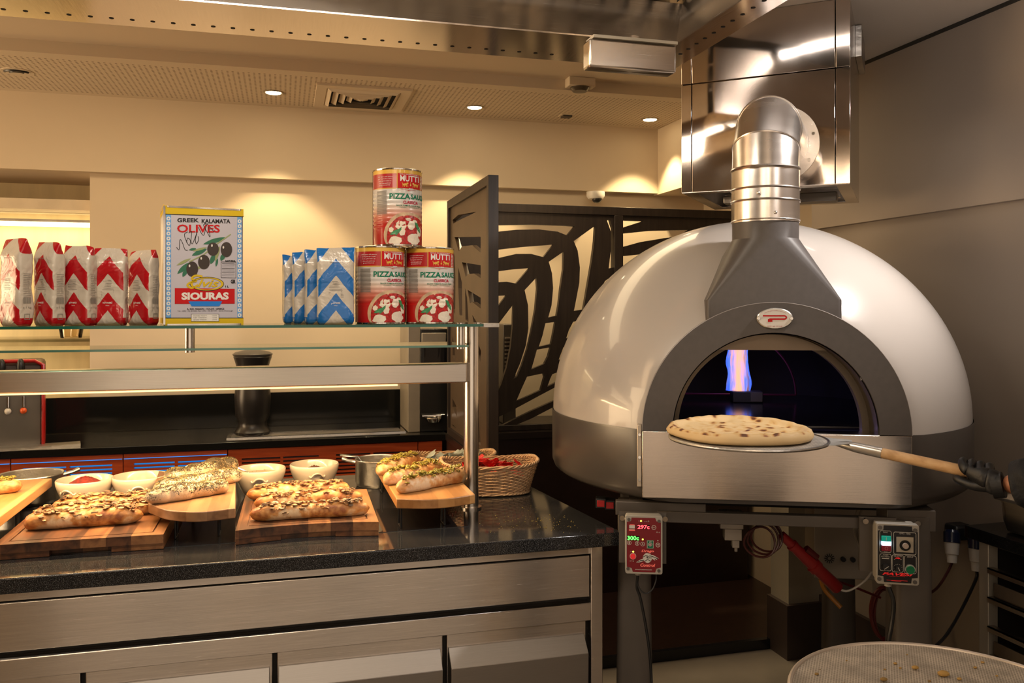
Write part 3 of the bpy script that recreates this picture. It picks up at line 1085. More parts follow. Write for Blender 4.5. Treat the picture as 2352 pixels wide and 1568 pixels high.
# handwriting
sig = [[(262, 575), (290, 600), (300, 490), (325, 520), (355, 600), (385, 608)], [(385, 400), (350, 425), (360, 480), (400, 555), (415, 500), (385, 470), (370, 520)], [(395, 415), (430, 395), (420, 500), (440, 530), (490, 400), (470, 480), (480, 535), (505, 490), (500, 450)], [(500, 345), (560, 440), (590, 330), (610, 310), (560, 320), (600, 400), (635, 455), (620, 340), (680, 400)]]
for s_ in sig:
    d.line([(q.x, q.y) for q in smooth_path([(a, b, 0) for a, b in s_], 5)], 6)
d.build('black_lettering', M_print_k, t)
d = TD(.0009)
d.text('OLIVES', 268, 745, 408, 318, .025)
d.build('red_lettering', M_print_r, t)
d = TD(.0009)
d.poly([(243, 1036), (915, 1046), (915, 1216), (243, 1214)])
d.build('red_plate', M_print_r, t)
d = TD(.0012)
d.text('SIOURAS', 316, 846, 1170, 1085, .05)
d.poly([(424, 1332), (734, 1334), (734, 1412), (424, 1410)]) if False else None
d.build('white_lettering', M_print_w, t)
d = TD(.0012)
d.poly([(392, 1186), (772, 1188), (740, 1243), (428, 1241)])
d.build('blue_plaque', M_print_b, t)
# olive branch
mleaf = mat('leaf_green_print', (0.01, 0.12, 0.06), .4)
mleaf2 = mat('pale_leaf_print', (0.26, 0.30, 0.12), .4)


def leaf(d, a, b, w):
    a, b = Vector(a), Vector(b)
    ax = b - a
    n = Vector((-ax.y, ax.x)).normalized()
    P1 = [a + ax * k / 8 + n * w * max(0, math.sin(pi * k / 8)) ** .8 for k in range(9)]
    P2 = [a + ax * k / 8 - n * w * max(0, math.sin(pi * k / 8)) ** .8 for k in range(1, 8)]
    d.poly([(q.x, q.y) for q in P1 + P2[::-1]])


d = TD(.0009)
for a, b, w in (((555, 540), (815, 462), 26), ((398, 605), (480, 590), 14), ((430, 668), (600, 592), 26), ((640, 765), (690, 640), 27), ((700, 795), (720, 700), 14), ((755, 728), (800, 640), 26), ((270, 876), (410, 745), 26), ((328, 910), (380, 815), 22)):
    leaf(d, a, b, w)
d.build('dark_leaves', mleaf, t)
d = TD(.0010)
for a, b, w in (((262, 780), (420, 700), 16), ((440, 618), (600, 575), 13), ((690, 735), (745, 560), 18), ((485, 830), (545, 770), 13)):
    leaf(d, a, b, w)
d.line([(870, 425), (720, 530), (560, 660), (400, 740)], 12)
d.build('pale_leaves_and_stem', mleaf2, t)
d = TD(.0012)
for cx, cy, rx, ry in ((435, 822, 66, 86), (565, 742, 66, 82), (668, 596, 66, 76), (820, 600, 66, 86)):
    d.disc(cx, cy, rx, ry, 24)
d.build('olives', mat('black_olive_print', (0.022, 0.012, 0.010), .3), t)
d = TD(.0014)
for cx, cy in ((405, 785), (535, 700), (655, 555), (785, 575)):
    d.disc(cx, cy, 9, 16, 12)
d.build('olive_shine', M_print_w, t)
d = TD(.0013)
d.disc(600, 990, 192, 80, 40, r0=.84)
d.build('oval_outline', M_print_k, t)
d = TD(.0015)
d.disc(600, 990, 186, 74, 40, r0=.86)
d.line([(q.x, q.y) for q in smooth_path([(548, 905, 0), (470, 895, 0), (430, 930, 0), (480, 955, 0), (420, 970, 0), (380, 1005, 0), (430, 1035, 0), (500, 1000, 0)], 5)], 22)
d.text('lvis', 492, 735, 1025, 938, .02, .35)
d.build('yellow_script', M_print_y, t)

t.rotation_euler.z = R(10)

# ------------------------------------------------------------ sauce cans
def canmat():
    m, nt, b = newmat('sauce_can_print')
    tc = N(nt, 'ShaderNodeTexCoord')
    sp = N(nt, 'ShaderNodeSeparateXYZ')
    L(nt, tc.outputs['Object'], sp.inputs[0])
    f = math_(nt, 'MULTIPLY', sp.outputs[2], 1 / .24)
    red = (0.42, 0.010, 0.008)
    wht = (0.54, 0.50, 0.46)
    gold = (0.62, 0.36, 0.05)
    c = ramp(nt, f, [(0.0, red), (0.27, red), (0.38, (0.50, 0.14, 0.09)), (0.50, (0.60, .45, .36)), (0.56, wht), (0.735, wht), (0.74, gold), (0.745, (0.36, 0.008, 0.012)), (0.925, (0.36, 0.008, 0.012)), (0.93, gold), (1.0, gold)])
    L(nt, c, b.inputs['Base Color'])
    b.inputs['Roughness'].default_value = .28
    b.inputs['Coat Weight'].default_value = .3
    return m


M_can = canmat()
M_cheese = mat('mozzarella_print', (0.72, 0.62, 0.48), .4, var=.1, scale=60)
M_crustp = mat('crust_print', (0.50, 0.34, 0.20), .5, var=.25, scale=50)
M_saucep = mat('tomato_print', (0.36, 0.012, 0.010), .35, var=.5, scale=140)
M_basil = mat('basil_print', (0.03, 0.20, 0.07), .4, var=.3, scale=80)
CR = .0775


def make_can(loc, rz, label):
    t = thing('sauce_can', label, 'can', loc, rz, 'tall cans of pizza sauce stacked on the glass shelf')
    W_ = wm(t)
    H = .24
    pr = [(0, .003), (CR - .004, .003), (CR - .002, 0), (CR + .0008, .001), (CR + .0008, .005)]
    MB().lathe(pr, (0, 0, 0), 48).build('bottom_rim', M_chrome, t, world=False)
    MB().lathe([(CR + .0008, H - .005), (CR + .0012, H - .001), (CR - .001, H), (CR - .004, H - .006), (0, H - .006)], (0, 0, 0), 48).build('top_rim', M_chrome, t, world=False)
    pr = []

    def rib(z):
        return CR - .0006 + (.0005 * math.sin(z * 2 * pi / .0135) if .055 < z < .165 else 0)
    k = 100
    for j in range(k + 1):
        z = .004 + (H - .009) * j / k
        pr.append((rib(z), z))
    MB().lathe(pr, (0, 0, 0), 64).build('printed_label', M_can, t, world=False, ang=80)
    MB().tube([(-CR * math.cos(R(10)), -CR * math.sin(R(10)), .005), (-CR * math.cos(R(10)), -CR * math.sin(R(10)), H - .005)], .0012, 6).build('seam', M_chrome, t, world=False)

    def fm(off):
        def f(u, v):  # crop units: u 232..700, v 85..790
            q = (u - 466) / 234.0
            q = max(-1.9, min(1.9, q))
            a = math.asin(max(-1, min(1, q))) if abs(q) < .8 else math.copysign(math.asin(.8) + (abs(q) - .8) * 1.2, q)
            z = (790 - v) / 705.0 * H
            r_ = rib(z) + off
            return W_ @ Vector((r_ * math.sin(a), -r_ * math.cos(a), z))
        return f
    # badge
    d = Decal(fm(.0008))
    d.rect(455, 688, 292 - 22, 128, 12, 2)
    d.poly([(455, 270), (500, 282), (565, 297), (630, 288), (688, 272), (688, 262), (455, 262)])
    d.rect(266, 448, 274, 268, 12, 1)
    d.build('gold_frame', M_print_gold, t)
    d = Decal(fm(.0013))
    d.rect(463, 680, 268, 134, 12, 2)
    d.poly([(463, 268), (510, 276), (565, 288), (625, 280), (680, 268)])
    d.build('red_badge', M_print_r, t)
    d = Decal(fm(.0018))
    d.text('MUTTI', 486, 660, 206, 152, .022)
    d.text('SOLO POMODORO', 482, 665, 146, 138, .03)
    d.text('PARMA', 565, 608, 277, 266, .05)
    for k in range(5):
        d.text(['Solo sapore della passione', 'per il pomodoro e per il', 'buon gusto italiano da', 'oltre cento anni di cura', 'passione'][k], 285 + 4 * k, 418 - 6 * k, 172 + 19 * k, 160 + 19 * k)
    for k in range(9):
        d.rect(682, 715, 150 + 13 * k, 155 + 13 * k, 4)
    d.build('white_lettering', M_print_w, t)
    d = Decal(fm(.0018))
    rr = rnd(5)
    for sgn, cx in ((1, 535), (-1, 625)):
        for a, b, rx, ry in ((0, 0, 16, 10), (18, -10, 9, 9), (-17, 2, 12, 8)):
            d.disc(cx + sgn * a, 233 + b, rx, ry, 12)
        for a in (-22, -8, 8, 20):
            d.line([(cx + sgn * a, 238), (cx + sgn * a * 1.1, 255)], 5)
        d.line([(cx - sgn * 26, 230), (cx - sgn * 32, 215)], 4)
    d.disc(582, 238, 7, 9, 10)
    d.line([(582, 210), (582, 232)], 3)
    d.build('gold_lions', M_print_gold, t)
    d = Decal(fm(.0012))
    d.text('PIZZA', 388, 580, 366, 316, .025)
    d.text('SAUCE', 586, 745, 364, 318, .025)
    d.text('SAUCE TOMATE POUR PIZZA', 450, 690, 430, 418, .02)
    d.text('CLASSIC - CLASSIQUE', 480, 665, 446, 436, .0)
    d.build('green_lettering', M_print_g, t)
    d = Decal(fm(.0012))
    d.text('CLASSICA', 514, 652, 409, 380, .03)
    d.build('red_lettering', mat('crimson_print', (.45, .01, .05), .4), t)
    d = Decal(fm(.0012))
    for k in range(26):
        d.rect(272, 366 - 6 * rr.random(), 290 + 8.3 * k, 294 + 8.3 * k, 6)
    d.build('small_print', M_grey_txt, t)
    # pizza picture
    cl = (720, None)

    def clipdisc(d, cx, cy, rx, ry, n, rings, wob=0, seed=0):
        R_ = []
        for k in range(rings + 1):
            tt = k / rings
            q = []
            for i in range(n):
                a = 2 * pi * i / n
                w = 1 + wob * noise.noise(Vector((math.cos(a) * 1.7 + seed * 3.1, math.sin(a) * 1.7, seed)))
                x = min(cx + rx * tt * w * math.cos(a), 728)
                y = min(cy + ry * tt * w * math.sin(a), 774)
                q.append(d.f(x, y))
            R_.append(q)
        d.mb.loft(R_, cap=False)
    d = Decal(fm(.0012))
    clipdisc(d, 560, 690, 226, 205, 40, 8, .05, 1)
    d.build('crust_picture', M_crustp, t)
    d = Decal(fm(.0016))
    clipdisc(d, 570, 695, 205, 182, 40, 8, .08, 2)
    d.build('tomato_picture', M_saucep, t)
    d = Decal(fm(.0020))
    for i, (cx, cy, rx, ry) in enumerate(((497, 610, 52, 44), (588, 600, 34, 38), (445, 745, 60, 40), (612, 724, 58, 50), (405, 645, 22, 26), (668, 655, 26, 44), (505, 665, 28, 36), (560, 548, 26, 12), (620, 565, 24, 14))):
        clipdisc(d, cx, cy, rx, ry, 20, 2, .35, i)
    d.build('cheese_picture', M_cheese, t)
    d = Decal(fm(.0024))
    leaf(d, (392, 690), (500, 640), 17)
    leaf(d, (440, 700), (500, 620), 12)
    leaf(d, (625, 580), (680, 668), 15)
    leaf(d, (618, 570), (655, 610), 12)
    d.build('basil_picture', M_basil, t)
    return t


pc = onY(873, 743, 2.665)
toward = math.atan2(-pc.x, pc.y)  # turn so the label faces the eye
pL = onY(873.5, 743, 2.665)
pR = (pL.x + .158, 2.675)
make_can((pL.x, 2.665, SH), math.atan2(-pL.x, 2.665) + R(4), 'can of pizza sauce on the glass shelf beside the blue flour bags')
make_can((pR[0], pR[1], SH), math.atan2(-pR[0], pR[1]) - R(2), 'can of pizza sauce on the glass shelf above the steel post, rightmost')
pT = onY(913, 571, 2.668)
make_can((pT.x, 2.668, SH + .2405), math.atan2(-pT.x, 2.668) + R(1), 'can of pizza sauce balanced on top of the other two')
#PART2

# ============================================================ BOARDS AND FOOD
M_acacia = wood('acacia_board', [(0.03, 0.011, 0.005), (0.12, 0.044, 0.017), (0.28, 0.125, 0.048), (0.15, 0.058, 0.022)], 0.38, (26, 2.5, 26), 1.3, blocks=('x', .062))
M_bamboo = wood('honey_board', [(0.26, 0.11, 0.032), (0.40, 0.19, 0.062), (0.50, 0.27, 0.10)], 0.36, (30, 3, 30), 1.2, blocks=('x', .05))
M_bamboo2 = wood('mid_brown_board', [(0.15, 0.066, 0.028), (0.27, 0.135, 0.062), (0.38, 0.21, 0.105)], 0.36, (30, 3, 30), 1.2, blocks=('x', .055))
M_groove = mat('board_groove_shadow', (0.10, 0.035, 0.012), 0.6)
PZ = CT + .0013


def flat_board(x0, x1, y0, y1, rz, label, concave):
    cx, cy = (x0 + x1) / 2, (y0 + y1) / 2
    t = thing('serving_board', label, 'serving board', (cx, cy, PZ), rz, 'flat wooden serving boards')
    w, h = (x1 - x0) / 2, (y1 - y0) / 2
    n = 16
    fr = []
    for i in range(n + 1):
        u = -1 + 2 * i / n
        fr.append((u * w, -h + (concave * (1 - u * u))))
    pts = fr + [(w, h), (-w, h)]
    top = .040
    # top slab with juice groove
    gw = .0045
    gi = .028
    ring_o = [(-w + gi, -h + gi + concave * .6), (w - gi, -h + gi + concave * .6), (w - gi, h - gi), (-w + gi, h - gi)]
    ring_i = [(-w + gi + gw, -h + gi + gw + concave * .6), (w - gi - gw, -h + gi + gw + concave * .6), (w - gi - gw, h - gi - gw), (-w + gi + gw, h - gi - gw)]
    m = MB()
    m.plate(pts, [ring_o], lambda a, b: Vector((a, b, top)), lambda a, b: Vector((a, b, top - .004)))
    m.prism(ring_i, top - .004, top)
    # lower body, with the hand grip cut under the front edge
    m.prism(pts, .016, top - .0035)
    gx = .075
    m.prism([(-w, -h + .004 + concave * 0), (-gx, -h + .004 + concave * .85), (-gx, h), (-w, h)], .0, .017)
    m.prism([(gx, -h + .004 + concave * .85), (w, -h + .004), (w, h), (gx, h)], .0, .017)
    m.prism([(-gx, -h + .035), (gx, -h + .035), (gx, h), (-gx, h)], .0, .017)
    m.build('board', M_acacia, t, world=False, smooth=False)
    g = MB()
    g.plate([(x * .9999, y * .9999) for x, y in ring_o], [ring_i], lambda a, b: Vector((a, b, top - .0032)), lambda a, b: Vector((a, b, top - .0036)))
    g.build('juice_groove', M_groove, t, world=False, smooth=False)
    return t


flat_board(-.722, -.312, 2.445, 2.89, R(0), 'flat dark streaked wooden board under the mushroom breads at left', .004)
flat_board(-.122, .268, 2.428, 2.88, R(-1), 'flat dark streaked wooden board under the mushroom breads at centre', .026)


def riser(x0, x1, y0, y1, label, m, bow=.04, rz=0, g='raised wooden boards on wire stands', poly=None, legx=(-.86, .25)):
    cx, cy = (x0 + x1) / 2, (y0 + y1) / 2
    t = thing('raised_board', label, 'serving stand', (cx, cy, PZ), rz, g)
    w, h = (x1 - x0) / 2, (y1 - y0) / 2
    n = 16
    fr = [(-w + 2 * w * i / n, -h - bow * math.sin(pi * i / n) ** 1.0) for i in range(n + 1)]
    if poly:
        pp_ = smooth_path([(x, y, 0) for x, y in poly[:-2]], 4)
        fr = [(p.x - cx, p.y - cy) for p in pp_]
        h2 = [(p[0] - cx, p[1] - cy) for p in poly[-2:]]
    MB().prism(fr + (h2 if poly else [(w, h), (-w, h)]), .0655, .0935).build('board', m, t, world=False, bevel=.0025)
    for sy in (-1, 1):
        for sx in (-1, 1):
            lx, ly = w * (legx[0] if sx < 0 else legx[1]), sy * h * .90 + (.0 if sy > 0 else .018)
            MB().tube([(lx, ly - .025, .065), (lx, ly - .025, .0035), (lx, ly + .025, .0035), (lx, ly + .025, .065)], .0035, 8).build('leg', M_black, t, world=False)
    return t


riser(-.975, -.730, 2.46, 3.06, 'raised honey-coloured board at the left edge, holding cut olive breads', M_bamboo, .03)
riser(-.372, -.140, 2.52, 3.07, 'raised brown board holding the seeded herb breads', M_bamboo2, .035, 0, poly=[(-.372, 2.600), (-.315, 2.505), (-.249, 2.456), (-.19, 2.450), (-.128, 2.471), (-.158, 3.06), (-.41, 3.10)], legx=(-.32, .68))
riser(.320, .555, 2.465, 3.03, 'raised honey-coloured board near the steel post, holding olive breads', M_bamboo, .035)
BZ1 = PZ + .0402
BZ2 = PZ + .0937


def bread_mat(name, pale, mid, brown, thr=(.35, .52, .68), seed=0, dark=None):
    m, nt, b = newmat(name)
    c = coords(nt)
    n1 = N(nt, 'ShaderNodeTexNoise')
    n1.inputs['Scale'].default_value = 17
    n1.inputs['Detail'].default_value = 4
    L(nt, c, n1.inputs['Vector'])
    n2 = N(nt, 'ShaderNodeTexNoise')
    n2.inputs['Scale'].default_value = 70
    n2.inputs['Detail'].default_value = 4
    L(nt, c, n2.inputs['Vector'])
    f = math_(nt, 'ADD', math_(nt, 'MULTIPLY', n1.outputs[0], .75), math_(nt, 'MULTIPLY', n2.outputs[0], .25))
    sp = N(nt, 'ShaderNodeSeparateXYZ')
    L(nt, c, sp.inputs[0])
    f = math_(nt, 'ADD', f, math_(nt, 'MULTIPLY', math_(nt, 'SUBTRACT', sp.outputs[2], .022), 3.2))
    st = [(thr[0], pale), (thr[1], mid), (thr[2], brown)]
    col = ramp(nt, f, st)
    if dark:
        n3 = N(nt, 'ShaderNodeTexNoise')
        n3.inputs['Scale'].default_value = 260
        n3.inputs['Detail'].default_value = 3
        L(nt, c, n3.inputs['Vector'])
        n4 = N(nt, 'ShaderNodeTexNoise')
        n4.inputs['Scale'].default_value = 20
        L(nt, coords(nt, (1, 1.6, 1)), n4.inputs['Vector'])
        k = math_(nt, 'ADD', math_(nt, 'MULTIPLY', n4.outputs[0], 1.5), math_(nt, 'MULTIPLY', n3.outputs[0], 1.0))
        k = math_(nt, 'ADD', k, math_(nt, 'MULTIPLY', math_(nt, 'SUBTRACT', sp.outputs[2], .022), 14))
        k = math_(nt, 'MULTIPLY', math_(nt, 'MINIMUM', math_(nt, 'MAXIMUM', math_(nt, 'MULTIPLY', math_(nt, 'SUBTRACT', k, 1.38), 5.0), 0.0), 1.0), .92)
        mx = N(nt, 'ShaderNodeMix', data_type='RGBA')
        L(nt, k, mx.inputs['Factor'])
        L(nt, col, mx.inputs['A'])
        mx.inputs['B'].default_value = (*dark, 1)
        col = mx.outputs['Result']
    L(nt, col, b.inputs['Base Color'])
    b.inputs['Roughness'].default_value = .48
    b.inputs['Subsurface Weight'].default_value = .0
    bp = N(nt, 'ShaderNodeBump')
    bp.inputs['Strength'].default_value = .35
    bp.inputs['Distance'].default_value = .006
    L(nt, n2.outputs[0], bp.inputs['Height'])
    L(nt, bp.outputs[0], b.inputs['Normal'])
    return m


M_bread1 = bread_mat('mushroom_bread_crust', (0.66, 0.47, 0.27), (0.52, 0.24, 0.065), (0.25, 0.075, 0.018), (.42, .51, .64))
M_bread2 = bread_mat('olive_bread_crust', (0.66, 0.50, 0.32), (0.56, 0.30, 0.11), (0.34, 0.12, 0.03), (.42, .53, .66))
M_bread3 = bread_mat('herb_bread_crust', (0.58, 0.45, 0.30), (0.52, 0.35, 0.18), (0.34, 0.16, 0.06), (.42, .60, .75), dark=(0.030, 0.026, 0.012))
M_mush = mat('mushroom_slices', (0.30, 0.175, 0.085), .45, var=.45, scale=50)
M_mush2 = mat('mushroom_slice_dark', (0.14, 0.075, 0.035), .45, var=.45, scale=50)
M_olive = mat('green_olive_rings', (0.20, 0.16, 0.020), .28, var=.4, scale=60)
M_herb = mat('zaatar_herb', (0.13, 0.09, 0.015), .7, var=.8, scale=90)
M_seed = mat('black_sesame', (0.015, 0.013, 0.012), .4, var=.3)


def loaf(a, b, w, h, seed, kind, label, z, group, bend=0.0, wob=.20):
    a, b = Vector((a[0], a[1], 0)), Vector((b[0], b[1], 0))
    L_ = (b - a).length
    ang = math.atan2((b - a).y, (b - a).x)
    c = (a + b) / 2
    t = thing('bread', label, 'bread', (c.x, c.y, z), ang, group)
    NT, NA = 44, 26

    def pt(u, th, off=0):
        """u 0..1 along, th angle (0 = right horizontal, pi/2 up)"""
        s = 1 - abs(2 * u - 1) ** 7.0
        s = max(s, 0) ** .5
        k = 1 + .10 * math.sin(u * 9 + seed * 1.7) + .06 * math.sin(u * 23 + seed)
        x = (u - .5) * L_
        y = w * s * k * math.cos(th) + bend * (1 - (2 * u - 1) ** 2)
        zz = max(h * (.42 + .55 * s * k * math.sin(th)), .0006)
        n = noise.noise(Vector((x * 26 + seed * 9, y * 30, zz * 30)))
        n2 = noise.noise(Vector((x * 60 + seed * 5, y * 70, zz * 70)))
        r = (n * wob * .35 + n2 * wob * .14) * w * s + off
        if kind == 'herb':
            r -= .0045 * s * max(0, math.cos(x * 92 + y * 26)) ** 6
        y += r * math.cos(th)
        zz += r * max(0, math.sin(th))
        return Vector((x, y, max(zz, .0005)))
    rings = []
    for i in range(NT + 1):
        u = min(max(i / NT, .0005), .9995)
        rings.append([pt(u, 2 * pi * k / NA - pi / 2) for k in range(NA)])
    m = {'mushroom': M_bread1, 'olive': M_bread2, 'herb': M_bread3}[kind]
    MB().loft(rings).build('crust', m, t, world=False, ang=90)
    rr = rnd(seed * 11 + 1)
    if kind == 'mushroom':
        for nm, mm, cnt in (('mushroom_topping', M_mush, int(L_ * 190)), ('dark_mushroom_topping', M_mush2, int(L_ * 130))):
            tb = MB()
            for k in range(cnt):
                u = rr.uniform(.08, .93)
                th = pi / 2 + rr.gauss(0, .55)
                p = pt(u, th, .0028 + rr.random() * .004)
                Rm = Matrix.Translation(p) @ Matrix.Rotation(rr.uniform(0, 6.28), 4, 'Z') @ Matrix.Rotation(rr.uniform(-.6, .6), 4, 'X')
                q = rr.random()
                s = rr.uniform(.6, 1.15)
                if q < .5:  # curled slice: an arc ribbon
                    r0 = .0085 * s
                    a0, a1 = -.3, pi + .3
                    rg = []
                    for j in range(8):
                        aa = a0 + (a1 - a0) * j / 7
                        d_ = Vector((math.cos(aa), math.sin(aa) * .75, 0))
                        wd_ = .0024 * s * (1 + .5 * math.sin(pi * j / 7))
                        rg.append([Rm @ (d_ * (r0 + wd_) + Vector((0, 0, .0011))), Rm @ (d_ * (r0 - wd_) + Vector((0, 0, .0011))), Rm @ (d_ * (r0 - wd_) - Vector((0, 0, .0011))), Rm @ (d_ * (r0 + wd_) - Vector((0, 0, .0011)))])
                    tb.loft(rg)
                elif q < .86:
                    tb.ell(p, (.010 * s, .0065 * s, .0026), Rm.to_3x3().to_4x4(), 8, 5)
                else:
                    tb.tube([Rm @ Vector((-.010 * s, 0, 0)), Rm @ Vector((0, .003 * s, .0018)), Rm @ Vector((.010 * s, 0, 0))], .0021, 5)
            o = tb.build(nm, mm, t, world=False, ang=50)
            o['kind'] = 'stuff'
    elif kind == 'olive':
        tb = MB()
        for k in range(int(L_ * 330)):
            u = rr.uniform(.08, .90)
            th = pi / 2 + rr.gauss(0, .36)
            p = pt(u, th, .003 + rr.random() * .006)
            Rm = Matrix.Translation(p) @ Matrix.Rotation(rr.uniform(0, 6.28), 4, 'Z') @ Matrix.Rotation(rr.uniform(-1.0, 1.0), 4, 'X')
            s = rr.uniform(.7, 1.15)
            path = [Rm @ Vector((.0052 * s * math.cos(a), .0052 * s * math.sin(a), 0)) for a in [2 * pi * j / 9 for j in range(9)]]
            tb.tube(path, .0021 * s, 5, closed=True)
        o = tb.build('olive_topping', M_olive, t, world=False, ang=60)
        o['kind'] = 'stuff'
    else:
        for nm, mm, cnt, sz in (('herb_topping', M_herb, 900, .0013), ('black_seed_topping', M_seed, 700, .0011)):
            tb = MB()
            for k in range(cnt):
                u = rr.uniform(.03, .97)
                th = pi / 2 + rr.gauss(0, .62)
                if noise.noise(Vector((u * 6 + seed, th * 1.5, 0))) < -.12:
                    continue
                p = pt(u, th, .0006)
                Rm = Matrix.Rotation(rr.uniform(0, 6.28), 4, 'Z') @ Matrix.Rotation(rr.uniform(-.6, .6), 4, 'X')
                tb.ell(p, (sz * 1.8, sz, sz * .7), Rm, 5, 4)
            o = tb.build(nm, mm, t, world=False, ang=60)
            o['kind'] = 'stuff'
    return t


GL = 'mushroom breads on the left flat board'
loaf((-.690, 2.592), (-.385, 2.604), 0.0270, 0.0472, 1, 'mushroom', 'long mushroom-topped bread at the front of the left flat board', BZ1, GL)
loaf((-.695, 2.695), (-.355, 2.705), 0.0270, 0.0435, 2, 'mushroom', 'mushroom-topped bread in the middle of the left flat board', BZ1, GL)
loaf((-.668, 2.795), (-.350, 2.812), 0.0270, 0.0435, 3, 'mushroom', 'mushroom-topped bread at the back of the left flat board', BZ1, GL)
GR = 'mushroom breads on the centre flat board'
loaf((-.093, 2.535), (.248, 2.525), 0.0245, 0.0435, 4, 'mushroom', 'long mushroom-topped bread at the front of the centre flat board', BZ1, GR)
loaf((-.085, 2.675), (.242, 2.688), 0.0227, 0.0435, 5, 'mushroom', 'mushroom-topped bread in the middle of the centre flat board', BZ1, GR)
loaf((-.112, 2.805), (.212, 2.822), 0.0227, 0.0454, 6, 'mushroom', 'mushroom-topped bread at the back of the centre flat board', BZ1, GR)
GO = 'olive breads on the raised board by the post'
loaf((.328, 2.525), (.570, 2.665), 0.0227, 0.0454, 7, 'olive', 'olive-topped bread at the front of the raised board by the post', BZ2, GO)
loaf((.305, 2.655), (.518, 2.800), 0.0219, 0.0454, 8, 'olive', 'olive-topped bread in the middle of the raised board by the post', BZ2, GO)
loaf((.300, 2.800), (.468, 2.985), 0.0210, 0.0454, 9, 'olive', 'olive-topped bread at the back of the raised board by the post', BZ2, GO)
GZ = 'seeded herb breads on the middle raised board'
loaf((-.378, 2.575), (-.160, 2.690), 0.0280, 0.0472, 10, 'herb', 'black and green seeded herb bread lying at the front of the middle raised board', BZ2, GZ)
loaf((-.372, 2.69), (-.130, 2.86), 0.0280, 0.0472, 11, 'herb', 'seeded herb bread lying between the front one and the rear one', BZ2, GZ)
loaf((-.355, 2.83), (-.150, 3.03), 0.0297, 0.0557, 12, 'herb', 'taller herb bread at the back of the middle raised board', BZ2, GZ)
GE = 'olive breads at the left edge'
loaf((-.96, 2.80), (-.765, 2.865), 0.0245, 0.0435, 13, 'olive', 'olive bread at the left edge of the photo, the upper one on its raised board', BZ2, GE)
loaf((-1.0, 2.665), (-.795, 2.73), 0.0227, 0.0435, 14, 'olive', 'olive bread end at the left edge, the lower one on its raised board', BZ2, GE)

# bowls
M_cer = mat('cream_stoneware', (0.58, 0.50, 0.40), 0.22, var=.03, coat=.4)


def bowl(px, Y, label, face=0, dia=.174):
    p = onY(px, 1100, Y)
    t = thing('stoneware_bowl', label, 'bowl', (p.x, p.y, PZ), R(face), 'cream stoneware bowls behind the breads')
    r = dia / 2
    prof = [(0, .002), (r * .55, .002), (r * .60, .005), (r * .78, .030), (r * .93, .062), (r * .99, .078), (r * 1.0, .092), (r * .97, .095), (r * .94, .091), (r * .90, .070), (r * .74, .032), (r * .5, .010), (0, .008)]
    MB().lathe(prof, (0, 0, 0), 44).build('bowl', M_cer, t, world=False, ang=60)
    MB().tube(smooth_path([(-.027, -r * .90, .064), (-.021, -r * .96, .060), (-.011, -r * 1.02, .070), (0, -r * 1.035, .073), (.011, -r * 1.02, .070), (.021, -r * .96, .060), (.027, -r * .90, .064)], 4), .0030, 8).build('handle', M_cer, t, world=False)
    return t


b1 = bowl(195, 3.02, 'cream stoneware bowl heaped with red chilli flakes', -25)
b2 = bowl(321, 3.03, 'nearly empty cream stoneware bowl with a few dark crumbs', 5)
b3 = bowl(597, 3.06, 'cream stoneware bowl with pale sauce and a spoon beside it', 0)
b4 = bowl(722, 3.10, 'cream stoneware bowl with a little brown spice inside, next to the pan', 5, .172)


def flakes(b, r, z, n, m, name, label, cat, seed, pile=.02):
    loc = b.location + Vector((0, 0, z))
    mb = MB()
    rr = rnd(seed)
    prof = [(r * .98, -.012), (r, 0), (r * .7, pile * .55), (r * .35, pile * .9), (0.0, pile)]
    mb.lathe(prof, (0, 0, 0), 20)
    for k in range(n):
        q = r * math.sqrt(rr.random()) * .97
        a = rr.random() * 6.28
        mb.ell((q * math.cos(a), q * math.sin(a), pile * (1 - (q / r) ** 1.4) + rr.random() * .003), (.0045, .002, .0015), Matrix.Rotation(rr.random() * 6, 4, 'Z') @ Matrix.Rotation(rr.uniform(-.8, .8), 4, 'X'), 5, 4)
    o = mb.build(name, m, None)
    o.location = loc
    tag(o, label, cat, kind='stuff')


flakes(b1, .066, .062, 420, mat('chilli_red', (0.20, 0.018, 0.008), .6, var=.5, scale=90), 'chilli_flakes', 'heap of dark red chilli flakes filling the left cream bowl', 'spice', 1, .038)
flakes(b2, .030, .012, 60, mat('dark_crumb', (0.05, 0.04, 0.015), .6, var=.5), 'dark_crumbs', 'few dark crumbs left in the nearly empty cream bowl', 'crumbs', 2, .008)
flakes(b3, .077, .073, 40, mat('pale_sauce', (0.50, 0.40, 0.26), .3, var=.12), 'pale_sauce', 'pale creamy sauce in the bowl behind the centre breads', 'sauce', 3, .001)
flakes(b4, .055, .050, 160, mat('brown_spice', (0.12, 0.04, 0.018), .6, var=.5, scale=90), 'brown_spice', 'small heap of brown spice in the rightmost cream bowl', 'spice', 4, .035)
# spoon of bowl 3
pb = b3.location
t = thing('serving_spoon', 'steel spoon whose handle pokes out beside the raised herb board', 'spoon', pb + Vector((-.05, -.05, .10)))
MB().tube([pb + Vector((-.03, -.02, .082)), pb + Vector((-.075, -.035, .105)), pb + Vector((-.045, -.07, .118))][:2] + [pb + Vector((-.11, -.045, .112))], [.002, .004, .006], 8).build('handle', M_chrome, t)
MB().ell(pb + Vector((-.015, -.012, .078)), (.022, .014, .004), n=12, m=6).build('spoon_bowl', M_chrome, t)


